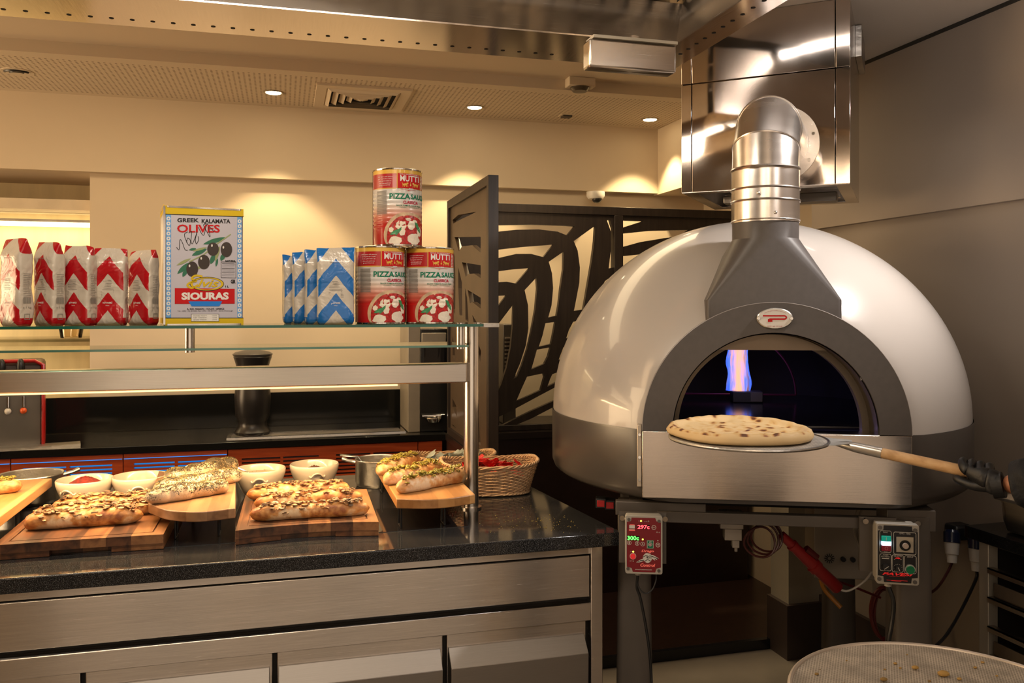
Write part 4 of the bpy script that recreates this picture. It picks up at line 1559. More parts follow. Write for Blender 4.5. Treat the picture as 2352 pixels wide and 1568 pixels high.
def pan(px, Y, label, r, h, hang, hl=.13):
    p = onY(px, 1100, Y)
    t = thing('saucepan', label, 'saucepan', (p.x, p.y, PZ), 0, 'small aluminium saucepans')
    MB().lathe([(0, .001), (r * .94, .001), (r * .97, .008), (r, .014), (r, h - .004), (r * 1.03, h), (r * 1.02, h + .003), (r * .965, h), (r * .96, .012), (0, .008)], (0, 0, 0), 44).build('pot', M_alu, t, world=False, ang=50)
    a = R(hang)
    MB().tube([Vector((math.cos(a) * q, math.sin(a) * q, h - .012 + zz)) for q, zz in ((r * .98, 0), (r + .03, .006), (r + hl, .014))], [.007, .006, .008], 10).build('handle', M_alu, t, world=False)
    MB().tube([Vector((math.cos(a + 2.9) * q, math.sin(a + 2.9) * q, h - .015)) for q in (r * .98, r + .014)], .009, 8).build('side_lug', M_alu, t, world=False)
    return t


pan(868, 3.13, 'dented aluminium saucepan behind the raised olive board near the post', .082, .094, 165, .05)
pan(70, 3.16, 'aluminium saucepan at the far left behind the cut olive breads', .098, .092, 20, .05)
p_ = onY(868, 1100, 3.13)
t = thing('ladle', 'thin steel ladle resting in the saucepan near the post', 'ladle', (p_.x, p_.y, PZ + .02))
MB().tube([p_ + Vector((-.02, 0, PZ + .03 - p_.z)), p_ + Vector((-.075, -.01, PZ + .108 - p_.z)), p_ + Vector((-.14, -.02, PZ + .118 - p_.z))], [.003, .0035, .005], 8).build('handle', M_chrome, t)
MB().ell(p_ + Vector((-.02, 0, PZ + .026 - p_.z)), (.02, .02, .01)).build('cup', M_chrome, t)

# baskets
M_wick = mat('pale_wicker', (0.50, 0.32, 0.18), .5, var=.25, scale=60)
M_wick2 = mat('wicker_stakes', (0.36, 0.22, 0.12), .5, var=.25, scale=60)


def basket(x, y, rx, ry, h, rz, label, taper=.80):
    t = thing('wicker_basket', label, 'basket', (x, y, PZ), rz, 'pale wicker baskets')
    n = 150
    ns = 25

    def P(a, z, off=0):
        k = taper + (1 - taper) * (z / h)
        e = .62
        ca, sa = math.cos(a), math.sin(a)
        X = rx * k * abs(ca) ** e * (1 if ca > 0 else -1)
        Y = ry * k * abs(sa) ** e * (1 if sa > 0 else -1)
        nl = math.hypot(ca, sa)
        return Vector((X + off * ca, Y + off * sa, z + .006 * (z / h) * math.cos(2 * a)))
    m = MB()
    rows = 17
    for j in range(rows):
        z = .006 + (h - .014) * j / (rows - 1)
        path = [P(2 * pi * i / n, z, .0028 * math.sin(ns * 2 * pi * i / n + (pi if j % 2 else 0))) for i in range(n)]
        m.tube(path, .0024, 5, closed=True)
    m.build('woven_side', M_wick, t, world=False, ang=80)
    m = MB()
    for i in range(2 * ns):
        a = 2 * pi * (i + .5) / (2 * ns)
        m.tube([P(a, .004), P(a, h * .5), P(a, h)], .0021, 5)
    o = m.build('upright_stakes', M_wick2, t, world=False)
    o['kind'] = 'stuff'
    for nm, z in (('rim', h), ('foot', .004)):
        m = MB()
        for q in range(3):
            path = [P(2 * pi * i / n, z + .0042 * math.sin(18 * 2 * pi * i / n + q * 2.09) * (1 if nm == 'rim' else .5) + (0 if nm == 'rim' else .002), .0045 * math.cos(18 * 2 * pi * i / n + q * 2.09)) for i in range(n)]
            m.tube(path, .0032, 5, closed=True)
        m.build(nm, M_wick, t, world=False, ang=80)
    MB().loft([[P(2 * pi * i / 60, .003) * 1 for i in range(60)], [P(2 * pi * i / 60, .008) for i in range(60)]]).build('base', M_wick2, t, world=False)
    return t, P


bk1, P1 = basket(.705, 2.905, .170, .105, .108, R(-6), 'pale wicker basket of small red packets beside the steel post')
bk2, P2 = basket(.62, 3.125, .155, .085, .098, R(-4), 'pale wicker basket of grey-white sachets behind the basket of red packets')
M_pkt = mat('red_foil_packet', (0.52, 0.010, 0.010), .25, var=.25, scale=40)
M_pktw = mat('grey_white_sachet', (0.36, 0.40, 0.36), .3, var=.35, scale=30)
# the fill of the baskets, then each packet
for t_, mm, nm, lb, cat, zz, rx, ry in ((bk1, M_pkt, 'red_sachet', 'small red foil packet lying in the front wicker basket', 'packet', .074, .135, .075), (bk2, M_pktw, 'grey_sachet', 'small grey-white sachet lying in the rear wicker basket', 'sachet', .070, .120, .055)):
    rr = rnd(9 if nm[0] == 'r' else 4)
    b0 = None
    me0 = None
    for k in range(46):
        a = rr.random() * 6.28
        q = math.sqrt(rr.random())
        lay = k // 16
        x = rx * q * math.cos(a) * (1 - .1 * lay)
        y = ry * q * math.sin(a) * (1 - .1 * lay)
        z = zz + .012 * lay + (.018 * max(0, 1 - abs(x + .035) / .06) if nm[0] == 'r' else .008)
        if b0 is None:
            m = MB()
            nn = 7
            for sgn in (1, -1):
                vs = [Vector(((-1 + 2 * i / nn) * .021, (-1 + 2 * j / nn) * .013, sgn * .0042 * (1 - (-1 + 2 * i / nn) ** 2) ** .6 * (1 - (-1 + 2 * j / nn) ** 2) ** .6 + .0009 * math.sin(i * 2.4 + j))) for j in range(nn + 1) for i in range(nn + 1)]
                m.add(vs, [(j * (nn + 1) + i, j * (nn + 1) + i + 1, (j + 1) * (nn + 1) + i + 1, (j + 1) * (nn + 1) + i) for j in range(nn) for i in range(nn)])
            b0 = m.build(nm, mm, None)
            o = b0
        else:
            o = b0.copy()
            C.objects.link(o)
        o.location = wm(t_) @ Vector((x, y, z))
        o.rotation_euler = (rr.uniform(-.9, .9), rr.uniform(-.7, .7), rr.random() * 6.28)
        tag(o, lb, cat, 'red packets in the front basket' if nm[0] == 'r' else 'grey sachets in the rear basket')
# crumbs on granite
m = MB()
rr = rnd(77)
for k in range(150):
    if k < 90:
        p = onZ(1180 + rr.gauss(50, 50), 1200 + rr.gauss(0, 10), CT)
    else:
        p = onZ(1150 + rr.uniform(-50, 230), 1180 + rr.uniform(-20, 45), CT)
    if p.x > .86 or p.y < 2.30:
        continue
    s = rr.uniform(.0006, .0019)
    m.ell((p.x, p.y, CT + s * .5), (s, s * .8, s * .6), None, 5, 4)
o = m.build('crumbs', mat('gold_crumbs', (0.42, 0.30, 0.05), .5, var=.3), None)
tag(o, 'scattered yellow crumbs on the black granite beside the basket', 'crumbs', kind='stuff')

# ============================================================ DARK LATTICE SCREENS


def cpt(cx, cy):
    return 960 + cx / 2.306, 380 + cy / 2.306


def hole_pts(hs, f):
    out = []
    for h in hs:
        out.append([f(*cpt(a, b)) for a, b in h])
    return out


H2 = [
    [(425, 315), (600, 312), (780, 318), (830, 322), (790, 370), (740, 350), (640, 338), (520, 340), (425, 350)],
    [(425, 445), (560, 430), (718, 418), (665, 485), (600, 468), (520, 468), (425, 490)],
    [(425, 560), (500, 550), (590, 543), (520, 625), (470, 615), (425, 618)],
    [(425, 690), (468, 688), (425, 745)],
    [(425, 840), (505, 735), (502, 850), (492, 960), (470, 1070), (440, 1160), (425, 1195)],
    [(628, 592), (632, 650), (622, 760), (600, 880), (580, 970), (550, 1060), (525, 1120), (505, 1130), (540, 1050), (572, 950), (585, 860), (583, 740), (565, 660)],
    [(772, 455), (770, 550), (755, 650), (745, 740), (735, 795), (690, 805), (708, 740), (716, 650), (710, 570), (693, 510)],
    [(675, 835), (728, 828), (715, 900), (705, 945), (640, 960), (660, 900)],
    [(630, 975), (703, 962), (690, 1010), (670, 1050), (600, 1080), (615, 1030)],
    [(578, 1118), (665, 1100), (670, 1120), (650, 1190), (520, 1250), (545, 1190)],
    [(940, 318), (935, 400), (922, 500), (905, 600), (890, 690), (877, 762), (826, 770), (840, 700), (855, 620), (858, 540), (846, 450), (825, 400)],
    [(822, 828), (865, 815), (835, 905), (785, 915), (800, 870)],
    [(770, 962), (825, 955), (800, 1018), (745, 1030)],
    [(712, 1105), (752, 1090), (740, 1145), (685, 1172), (700, 1130)],
    [(430, 1330), (520, 1285), (650, 1215), (735, 1170), (735, 1240), (600, 1300), (430, 1385)],
    [(465, 1396), (600, 1340), (725, 1275), (725, 1365), (570, 1388)],
    [(855, 265), (905, 268), (890, 288)],
    [(1000, 272), (1018, 272), (1030, 330), (1038, 420), (1035, 540), (1010, 545), (1022, 450), (1022, 350)],
    [(990, 612), (1018, 592), (1010, 640), (972, 668), (982, 630)],
    [(1082, 275), (1195, 278), (1082, 330)],
    [(1082, 360), (1230, 345), (1440, 340), (1380, 375), (1300, 385), (1180, 405), (1082, 432)],
    [(1082, 480), (1180, 470), (1150, 520), (1082, 575)],
    [(1300, 470), (1600, 400), (1640, 520), (1340, 620)],
]
H1 = [
    [(192, 290), (225, 262), (322, 245), (300, 257), (235, 287), (198, 308)],
    [(205, 380), (345, 378), (345, 462), (300, 422), (245, 428), (228, 455)],
    [(245, 512), (345, 528), (345, 596), (310, 572), (277, 575), (265, 590)],
    [(275, 658), (345, 700), (345, 757), (300, 722), (287, 730)],
    [(190, 430), (205, 480), (210, 600), (208, 790), (196, 760), (188, 600)],
    [(225, 540), (245, 620), (247, 800), (232, 790), (225, 650)],
    [(262, 650), (272, 700), (280, 830), (264, 815)],
    [(300, 790), (325, 832), (310, 850)],
    [(335, 950), (347, 982), (345, 1040), (330, 1000)],
    [(308, 955), (325, 1060), (322, 1120), (307, 1100)],
    [(162, 1215), (215, 1275), (218, 1330), (165, 1260)],
    [(160, 1345), (215, 1400), (218, 1440), (162, 1390)],
    [(300, 1190), (330, 1260), (345, 1500), (320, 1480)],
    [(175, 900), (205, 960), (210, 1060), (180, 1000)],
]
PX = 0.84
PB, PT = CT + .003, 2.10
t = thing('lattice_screen', 'dark brown leaf-pattern wooden screen standing across the gap behind the oven dome', 'screen', (1.5, 4.32, 0))
f2 = lambda px, py: (lambda q: (q.x, q.z))(onY(px, py, 4.30))
hs = hole_pts(H2, f2)
hs = [[(max(a, .88), min(b, PT - .07)) for a, b in h] for h in hs]
xs_ = f2(*cpt(1035, 300))[0], f2(*cpt(1080, 300))[0]
MB().plate([(.845, PB), (2.50, PB), (2.50, PT - .005), (.845, PT - .005)], hs, lambda a, b: Vector((a, 4.30, b)), lambda a, b: Vector((a, 4.328, b))).build('leaf_fretwork', M_brown, t, smooth=False)
MB().box(.845, 2.51, 4.285, 4.335, PT - .045, PT).build('top_rail', M_brown, t, bevel=.002)
MB().box(.845, 2.51, 4.285, 4.335, PB, PB + .03).build('bottom_rail', M_brown, t, bevel=.002)
MB().box(xs_[0], xs_[1], 4.28, 4.34, PB, PT - .045).build('stile', M_brown, t, bevel=.002)
t = thing('lattice_screen', 'tall dark brown leaf-pattern screen seen edge-on, right behind the steel serving post', 'screen', (PX, 3.8, 0))
f1 = lambda px, py: (lambda q: (q.y, q.z))(onX(px, py, PX))
hs = hole_pts(H1, f1)
hs = [[(min(max(a, 3.44), 4.2), min(max(b, PB + .05), PT - .07)) for a, b in h] for h in hs]
MB().plate([(3.40, PB), (4.275, PB), (4.275, PT), (3.40, PT)], hs, lambda a, b: Vector((PX - .011, a, b)), lambda a, b: Vector((PX + .011, a, b))).build('leaf_fretwork', M_brown2, t, smooth=False)
MB().box(PX - .024, PX + .020, 3.375, 3.41, PB, PT).build('front_post', M_brown, t, bevel=.0015)
MB().box(PX - .024, PX + .020, 4.255, 4.282, PB, PT).build('rear_post', M_brown, t, bevel=.0015)
MB().box(PX - .024, PX + .020, 3.411, 4.254, PT - .04, PT).build('top_rail', M_brown, t, bevel=.0015)
MB().box(PX - .024, PX + .020, 3.411, 4.254, PB, PB + .035).build('bottom_rail', M_brown, t, bevel=.0015)
# dark counter that carries the screens
p = [(PX - .03, 3.36), (PX + .06, 3.36), (PX + .06, 4.22), (2.55, 4.22), (2.55, 4.84), (PX - .0, 4.84), (PX - .0, 4.30), (PX - .03, 4.29)]
tag(MB().prism(p, CT - .03, CT + .002).build('screen_worktop', mat('dark_worktop', (0.015, 0.010, 0.009), .3)), 'black worktop under the two dark lattice screens', 'worktop')
p2 = [(PX - .02, 3.38), (PX + .05, 3.38), (PX + .05, 4.24), (2.53, 4.24), (2.53, 4.82), (PX + .01, 4.82), (PX + .01, 4.32), (PX - .02, 4.32)]
tag(MB().prism(p2, 0.021, CT - .031).build('screen_cabinet', mat('dark_panelling', (0.020, 0.008, 0.006), .35, var=.3)), 'dark panelled base cabinet under the lattice screens, behind the oven', 'cabinet')
# grey speaker-like unit glimpsed through the screen
p = onY(1160, 830, 4.62)
t = thing('slotted_machine', 'grey machine with louvred side glimpsed through the lattice screen', 'machine', (p.x, 4.62, CT + .002))
MB().box(p.x - .03, p.x + .045, 4.55, 4.72, CT + .002, 1.46).build('case', mat('machine_grey', (0.10, 0.085, 0.07), .4), t, bevel=.006)
m = MB()
for k in range(9):
    m.box(p.x - .02, p.x + .035, 4.54, 4.551, 1.20 + .022 * k, 1.21 + .022 * k)
m.build('louvres', mat('louvre_light', (0.30, 0.25, 0.2), .4), t)

# ============================================================ EXTRACTION CANOPY
t = thing('extraction_canopy', 'large stainless extraction canopy with perforated flange over the island', 'extraction canopy', (0, 2.0, 2.305))
CZ0 = 2.305
MB().plate([(-3.2, 2.44), (1.19, 2.44), (1.19, -1.5), (1.083, -1.5), (1.083, 2.20), (-3.2, 2.20)], [], lambda a, b: Vector((a, b, CZ0)), lambda a, b: Vector((a, b, CZ0 + .004))).build('perforated_flange', steel('canopy_flange', (0.80, 0.72, 0.66), .16, (60, 1.5, 1), .0, .0), t, smooth=False)
m = MB()
for k in range(84):
    xx = 1.12 - .05 * k
    if .79 < xx < 1.07:
        continue
    m.lathe([(0, 0), (.0062, 0)], (xx, 2.385, CZ0 - .0008), 10)
for k in range(40):
    m.lathe([(0, 0), (.0062, 0)], (1.137, 2.33 - .05 * k, CZ0 - .0008), 10)
o = m.build('air_holes', M_blackmatt, t, recalc=False)
o['kind'] = 'stuff'
m = MB()
m.add([(-3.2, 2.20, CZ0), (1.083, 2.20, CZ0), (1.14, 2.275, 2.452), (-3.2, 2.275, 2.452)], [(0, 1, 2, 3)])
m.build('inner_back_face', M_steel, t)
m = MB()
m.add([(1.083, 2.20, CZ0), (1.083, -1.5, CZ0), (1.14, -1.5, 2.452), (1.14, 2.275, 2.452)], [(0, 1, 2, 3)])
m.build('inner_side_face', M_steel, t)
MB().box(-3.2, 1.14, 2.43, 2.44, CZ0 + .003, 2.7).build('outer_back_face', M_steel, t)
MB().box(1.18, 1.19, -1.5, 2.44, CZ0 + .003, 2.558).build('outer_side_face', M_steel, t)
m = MB()
for k in range(60):
    m.box(1.13 - .075 * k, 1.17 - .075 * k, 0.2, 2.29, 2.46, 2.475)
o = m.build('filter_baffles', steel('filter_steel', (0.75, 0.70, 0.62), .25), t)
MB().box(-3.2, 1.18, -1.5, 2.43, 2.49, 2.50).build('top_plate', M_steel, t)
bx = MB().box(.80, 1.058, 2.145, 2.198, 2.207, 2.283).build('drip_box', M_steel, t, bevel=.006)
MB().box(.81, 1.058, 2.138, 2.198, 2.284, 2.292).build('box_lid', mat('pale_lid_edge', (0.60, 0.54, 0.44), .4), bx)
MB().box(.93, .95, 2.16, 2.19, 2.29, 2.306).build('box_bracket', M_steel, bx)

# ============================================================ HOOD BOX
HL = Vector((0.597, 2.97))
a_h = math.atan2(-.425, .905)
hz = a_h + TH - 2 * TH  # camera frame -> room frame


def cam2room(x, d):
    return Vector((cT * x + sT * d, -sT * x + cT * d))


o2 = cam2room(*HL)
hx_ = cam2room(HL.x + .905, HL.y - .425) - o2
hang = math.atan2(hx_.y, hx_.x)
t = thing('hood_box', 'tall polished stainless extraction box on the ceiling above the oven', 'extraction hood', (o2.x, o2.y, 1.958), hang)
HW, HD, HB, HTp = .553, .56, 0.0, .602
s1, s2 = .036, .508
M_ = M_mirror
zj = .378


def hp(name, x0, x1, z0, z1, y0=0, y1=.004):
    return MB().box(x0, x1, y0, y1, z0, z1).build(name, M_, t, world=False, bevel=.001)


hp('lower_front_sheet', s1 + .002, s2 - .002, 0, zj - .002)
hp('upper_front_sheet', s1 + .002, s2 - .002, zj + .002, HTp)
for x0, x1 in ((0, s1 - .001), (s2 + .001, HW)):
    hp('corner_strip', x0, x1, 0, zj - .002)
    hp('corner_strip', x0, x1, zj + .002, HTp)
MB().box(0.001, .004, .004, HD, 0, HTp).build('left_side', M_, t, world=False)
MB().box(HW - .004, HW - .001, .004, HD, 0, HTp).build('right_side', M_steel, t, world=False)
MB().box(.004, HW - .004, HD - .004, HD, 0, HTp).build('back_side', M_steel, t, world=False)
MB().box(.003, HW - .003, .0045, HD - .004, .09, .095).build('inner_filter', mat('filter_dark', (0.05, 0.04, 0.03), .4, .6), t, world=False)
MB().plate([(.002, .002), (HW - .002, .002), (HW - .002, HD), (.002, HD)], [[(.045, .05), (HW - .045, .05), (HW - .045, HD - .05), (.045, HD - .05)]], lambda a, b: Vector((a, b, -.002)), lambda a, b: Vector((a, b, .0015))).build('bottom_rim', M_steel, t, world=False)
MB().box(.10, HW - .05, .28, .31, -.01, .02).build('cross_bar', M_steel, t, world=False)
MB().box(.36, .50, .16, .24, -.035, -.004).build('junction_box', mat('junction_dark', (0.05, 0.04, 0.03), .35), t, world=False, bevel=.003)
MB().box(.12, .165, .13, .19, -.03, -.003).build('lamp_holder', M_alu, t, world=False, bevel=.003)
MB().box(HW + .0, HW + .02, .30, HD, .49, .60).build('ceiling_bracket', M_alu, t, world=False)
HB_ = wm(t)

# ============================================================ OVEN
oc = cam2room(.83, 2.945)
oa = -R(7.5) - TH
t = thing('pizza_oven', 'large domed pizza oven, white above and dark grey below, with open arched mouth', 'oven', (oc.x, oc.y, 0), oa)
OV = t
OM = wm(t)
HZ = 1.200
RO = .685
YF = -.594
XC = -.018
M_dome = mat('glossy_cream_enamel', (0.46, 0.42, 0.385), .3, var=.01, coat=.5)
M_grey = mat('dark_grey_powder_coat', (0.078, 0.067, 0.062), .45, var=.06, scale=60)
M_grey2 = mat('dark_grey_gloss_band', (0.062, 0.053, 0.047), .28, var=.04)
# dome, flattened where the front arch meets it
NA, NB = 96, 40
vs, fs = [], []
Hd = .652
for j in range(NB + 1):
    e = (pi / 2) * j / NB
    for i in range(NA):
        a = 2 * pi * i / NA
        vs.append(Vector((RO * math.cos(e) * math.cos(a), RO * math.cos(e) * math.sin(a), HZ + Hd * math.sin(e))))
for j in range(NB):
    for i in range(NA):
        q = [j * NA + i, j * NA + (i + 1) % NA, (j + 1) * NA + (i + 1) % NA, (j + 1) * NA + i]
        c = sum((vs[k] for k in q), Vector()) / 4
        if c.y < -.40 and math.hypot(c.x - XC, c.z - HZ) < .30:
            continue
        fs.append(q)
for v in vs:
    if v.y < -.585:
        v.y = -.585
m = MB()
m.add(vs, fs)
m.build('dome', M_dome, t, world=False, ang=60)
m = MB()
zb = .999
prof = [(RO + .003, HZ + .002), (RO + .004, HZ - .004), (RO + .003, zb + .03), (RO - .004, zb + .012), (RO - .02, zb), (RO - .12, zb - .004), (.3, zb - .004)]
rings = []
for r, z in prof:
    rings.append([Vector((r * math.cos(2 * pi * i / NA), max(r * math.sin(2 * pi * i / NA), -.585), z)) for i in range(NA)])
m.loft(rings, cap=False)
m.build('lower_band', M_grey2, t, world=False, ang=50)
# front arch
ro, ri = .366, .281
n = 48
outer = [(XC + ro * math.cos(pi * k / n), HZ + .002 + ro * math.sin(pi * k / n)) for k in range(n + 1)]
inner = [(XC + ri * math.cos(pi * k / n), HZ + .002 + ri * math.sin(pi * k / n)) for k in range(n + 1)]
poly = outer + inner[::-1]
MB().plate(poly, [], lambda a, b: Vector((a, YF, b)), lambda a, b: Vector((a, YF + .16, b))).build('front_arch', M_grey, t, world=False, bevel=.002, ang=30)
# bright edge line
MB().tube([(a, YF + .001, b) for a, b in outer], .0012, 6).build('arch_edge_trim', mat('trim_grey_light', (0.30, 0.27, 0.25), .3), t, world=False)
MB().box(XC - ro, XC + ro, YF, YF + .10, 1.011, HZ + .001).build('stainless_front', steel('oven_front_steel', (0.56, 0.49, 0.43), 0.20, aniso=0.9, brush=0.03), t, world=False, bevel=.002)
MB().box(XC - ri, XC + ri, YF + .002, YF + .16, HZ - .003, HZ + .0022).build('sill', M_steel, t, world=False)
MB().box(XC - ro - .014, XC - ro - .001, YF + .008, YF + .10, 1.04, HZ + .018).build('side_bracket', mat('bracket_light', (0.55, 0.47, 0.38), .35, .4), t, world=False, bevel=.002)
for z in (1.06, 1.125, 1.19):
    MB().cyl((XC - ro - .0075, YF + .009, z), (XC - ro - .0075, YF + .004, z), .004, n=12).build('bracket_screw', M_chrome, t, world=False)
# mouth tunnel lining
m = MB()
r2 = ri - .003
A = [[Vector((XC + r2 * math.cos(pi * k / n), y, HZ + .002 + r2 * math.sin(pi * k / n))) for k in range(n + 1)] for y in (YF + .006, YF + .165)]
m.loft(A, cap=False, closed=False)
m.build('mouth_lining', mat('sooty_steel', (0.10, 0.075, 0.05), .45, .5), t, world=False)
m = MB()
r3 = ri - .022
o3 = [(XC + r2 * math.cos(pi * k / n), HZ + .002 + r2 * math.sin(pi * k / n)) for k in range(n + 1)]
i3 = [(XC + r3 * math.cos(pi * k / n), HZ + .002 + r3 * math.sin(pi * k / n)) for k in range(n + 1)]
m.plate(o3 + i3[::-1], [], lambda a, b: Vector((a, YF + .09, b)), lambda a, b: Vector((a, YF + .12, b)))
m.build('inner_arch', mat('inner_arch_steel', (0.14, 0.11, 0.08), .5, .5), t, world=False)
zc = 1.432 - HZ
ac = math.asin(zc / (r2 - .001))
pl = [(XC + (r2 - .001) * math.cos(ac + (pi - 2 * ac) * k / 24), HZ + (r2 - .001) * math.sin(ac + (pi - 2 * ac) * k / 24)) for k in range(25)]
MB().plate(pl, [], lambda a, b: Vector((a, YF + .05, b)), lambda a, b: Vector((a, YF + .055, b))).build('smoke_flap', mat('flap_steel', (0.16, 0.12, 0.085), .38, .6), t, world=False, smooth=False)
# chamber
m = MB()
prof = [(.57, HZ - .01), (.57, HZ + .06), (.54, HZ + .16), (.46, HZ + .26), (.30, HZ + .33), (.10, HZ + .36), (.001, HZ + .362)]
m.lathe(prof, (0, 0, 0), 48, a0=R(-90 + 33), a1=R(270 - 33))
m.build('chamber', mat('sooty_firebrick', (0.010, 0.007, 0.008), .6), t, world=False)
MB().lathe([(0, HZ), (.57, HZ), (.57, HZ - .02)], (0, 0, 0), 48).build('hearth_stone', mat('dark_hearth', (0.012, 0.010, 0.011), .16, var=.4, scale=30), t, world=False)
m = MB()
rb = .235
m.tube([(-.02 + rb * math.cos(pi * k / 24), .30, HZ + .02 + rb * math.sin(pi * k / 24)) for k in range(25)] , .004, 6)
m.tube([(-.02 - rb, .30, HZ + .02), (-.02 + rb, .30, HZ + .02)], .004, 6)
m.build('rear_arch_frame', mat('flame_tinted_steel', (0.20, 0.03, 0.06), .4, .3), t, world=False)  # flame reflection painted into the steel as a magenta tint
MB().box(-.035, .075, .18, .26, HZ + .001, HZ + .042).build('burner', mat('burner_iron', (0.02, 0.016, 0.014), .5), t, world=False, bevel=.003)
MB().box(.030, .072, .176, .18, HZ + .006, HZ + .040).build('burner_plate', mat('burner_tan', (0.12, 0.09, 0.06), .5), t, world=False)


def flame_mat():
    m, nt, b = newmat('gas_flame')
    out = nt.nodes['Material Output']
    c = coords(nt, (70, 70, 5))
    nz = N(nt, 'ShaderNodeTexNoise')
    nz.inputs['Scale'].default_value = 1
    nz.inputs['Detail'].default_value = 3
    L(nt, c, nz.inputs['Vector'])
    tc = N(nt, 'ShaderNodeTexCoord')
    sp = N(nt, 'ShaderNodeSeparateXYZ')
    L(nt, tc.outputs['Object'], sp.inputs[0])
    ax = math_(nt, 'ABSOLUTE', math_(nt, 'ADD', sp.outputs[0], .010))
    f = math_(nt, 'ADD', math_(nt, 'MULTIPLY', ax, 15), math_(nt, 'MULTIPLY', math_(nt, 'SUBTRACT', nz.outputs[0], .5), 1.5))
    col = ramp(nt, f, [(.05, (1.0, .42, .20)), (.30, (.75, .35, .38)), (.5, (.10, .22, 1.0)), (.9, (.02, .06, .9))])
    em = N(nt, 'ShaderNodeEmission')
    L(nt, col, em.inputs[0])
    em.inputs[1].default_value = 1.5
    tr = N(nt, 'ShaderNodeBsdfTransparent')
    mx = N(nt, 'ShaderNodeMixShader')
    L(nt, ramp(nt, nz.outputs[0], [(.34, (.08, .08, .08)), (.62, (.75, .75, .75))]), mx.inputs[0])
    L(nt, tr.outputs[0], mx.inputs[1])
    L(nt, em.outputs[0], mx.inputs[2])
    L(nt, mx.outputs[0], out.inputs['Surface'])
    return m


m = MB()
for q, (rx, ry) in enumerate(((.043, .03), (.028, .02), (.014, .01))):
    rings = []
    for j in range(22):
        z = HZ + .042 + .26 * j / 21
        k = 1 - .25 * (j / 21) + (.06 * math.sin(j * .9 + q))
        rings.append([Vector((-.010 + rx * k * math.cos(2 * pi * i / 24) * (1 + .08 * math.sin(i * 2.3 + j * .4)) + .004 * math.sin(j * .5), .22 + ry * k * math.sin(2 * pi * i / 24), z)) for i in range(24)])
    m.loft(rings, cap=False)
o = m.build('gas_flame', flame_mat(), t, world=False)
pf = OM @ Vector((-.01, .12, HZ + .14))
light('burner_light', 'POINT', pf, .4, (0.35, 0.35, 1.0), None, shadow_soft_size=.03)

# chimney transition
xp, yp, rp = -.0245, -.478, .0945
m = MB()
K = 32
top_r = [Vector((xp + rp * math.cos(2 * pi * (k + .5) / K), yp + rp * math.sin(2 * pi * (k + .5) / K), 1.752)) for k in range(K)]
top2 = [Vector((p.x, p.y, 1.804)) for p in top_r]


def corner(p, hw, y0, y1, z, sm=.0):
    return Vector((XC + (hw if p.x > xp else -hw), (y1 if p.y > yp else y0), z))


mid = [corner(p, .186, YF + .012, -.22, 1.575) for p in top_r]
low = [corner(p, .186, YF + .012, -.22, 1.50) for p in top_r]
# soften corners a little
for ring in (mid, low):
    for k, p in enumerate(top_r):
        a = 2 * pi * (k + .5) / K
        q = ring[k]
        cx = q.x - math.copysign(.014, q.x - XC)
        cy = q.y + (.014 if q.y < -.4 else -.014)
        ring[k] = Vector((cx + .014 * math.cos(a) , cy + .014 * math.sin(a), q.z))
m.loft([low, mid, top_r, top2], cap=False)
m.build('flue_cowl', M_grey, t, world=False, ang=24)
# badge
bz = HZ + (ro + ri) / 2 + .000
bc = Vector((XC + .0, YF - .001, bz))
bd = MB()
bd.lathe([(0, .0), (.050, 0), (.049, .004), (.046, .006), (0, .006)], (0, 0, 0), 40, Matrix.Translation(bc) @ Matrix.Rotation(R(90), 4, 'X'), 1, .60)
badge = bd.build('oval_badge', M_alu, t, world=False)
OMB = OM
fb = lambda u, v, off=.0068: OM @ Vector((bc.x + u, bc.y - off, bc.z + v))
d = Decal(lambda u, v: fb(u, v, .0064))
d.disc(0, 0, .045, .026, 40)
d.build('cream_face', M_white, badge)
d = Decal(lambda u, v: fb(u, v, .0070))
sc = .100 / 420.0
bp_ = lambda x, y: ((x - 1070) * sc, (1270 - y) * sc)
pth = [bp_(932, 1240), bp_(1160, 1240)] + [bp_(1168 + 30 * math.cos(R(a)), 1259 - 20 * math.sin(R(a))) for a in range(70, -80, -20)] + [bp_(1160, 1279), bp_(1005, 1279)]
d.line(pth, .0042)
d.rect(bp_(988, 0)[0], bp_(1040, 0)[0], bp_(0, 1312)[1], bp_(0, 1277)[1])
d.build('red_letter', M_print_r, badge)
d = Decal(lambda u, v: (lambda a: fb(.0385 * math.sin(a), .0215 * math.cos(a) * 1 + (v - .5) * .004 * 1, .0070))(u))
d.text('www.pavesiforni.com', -.85, .85, 0, 1)
d.build('upper_small_lettering', mat('dull_red_print', (.35, .05, .04), .5), badge)
d = Decal(lambda u, v: fb(u, v, .0070))
d.text('RPM 160 STONE', -.020, .020, -.0235, -.0205)
d.build('lower_small_lettering', mat('dull_red_print', (.35, .05, .04), .5), badge)
for sx in (-1, 1):
    MB().cyl((bc.x + sx * .0455, bc.y - .004, bc.z), (bc.x + sx * .0455, bc.y - .0085, bc.z), .0042, n=14).build('badge_screw', M_chrome, badge, world=False) if False else MB().cyl(fb(sx * .0445, 0, .006), fb(sx * .0445, 0, .009), .0040, n=14).build('badge_screw', M_chrome, badge)

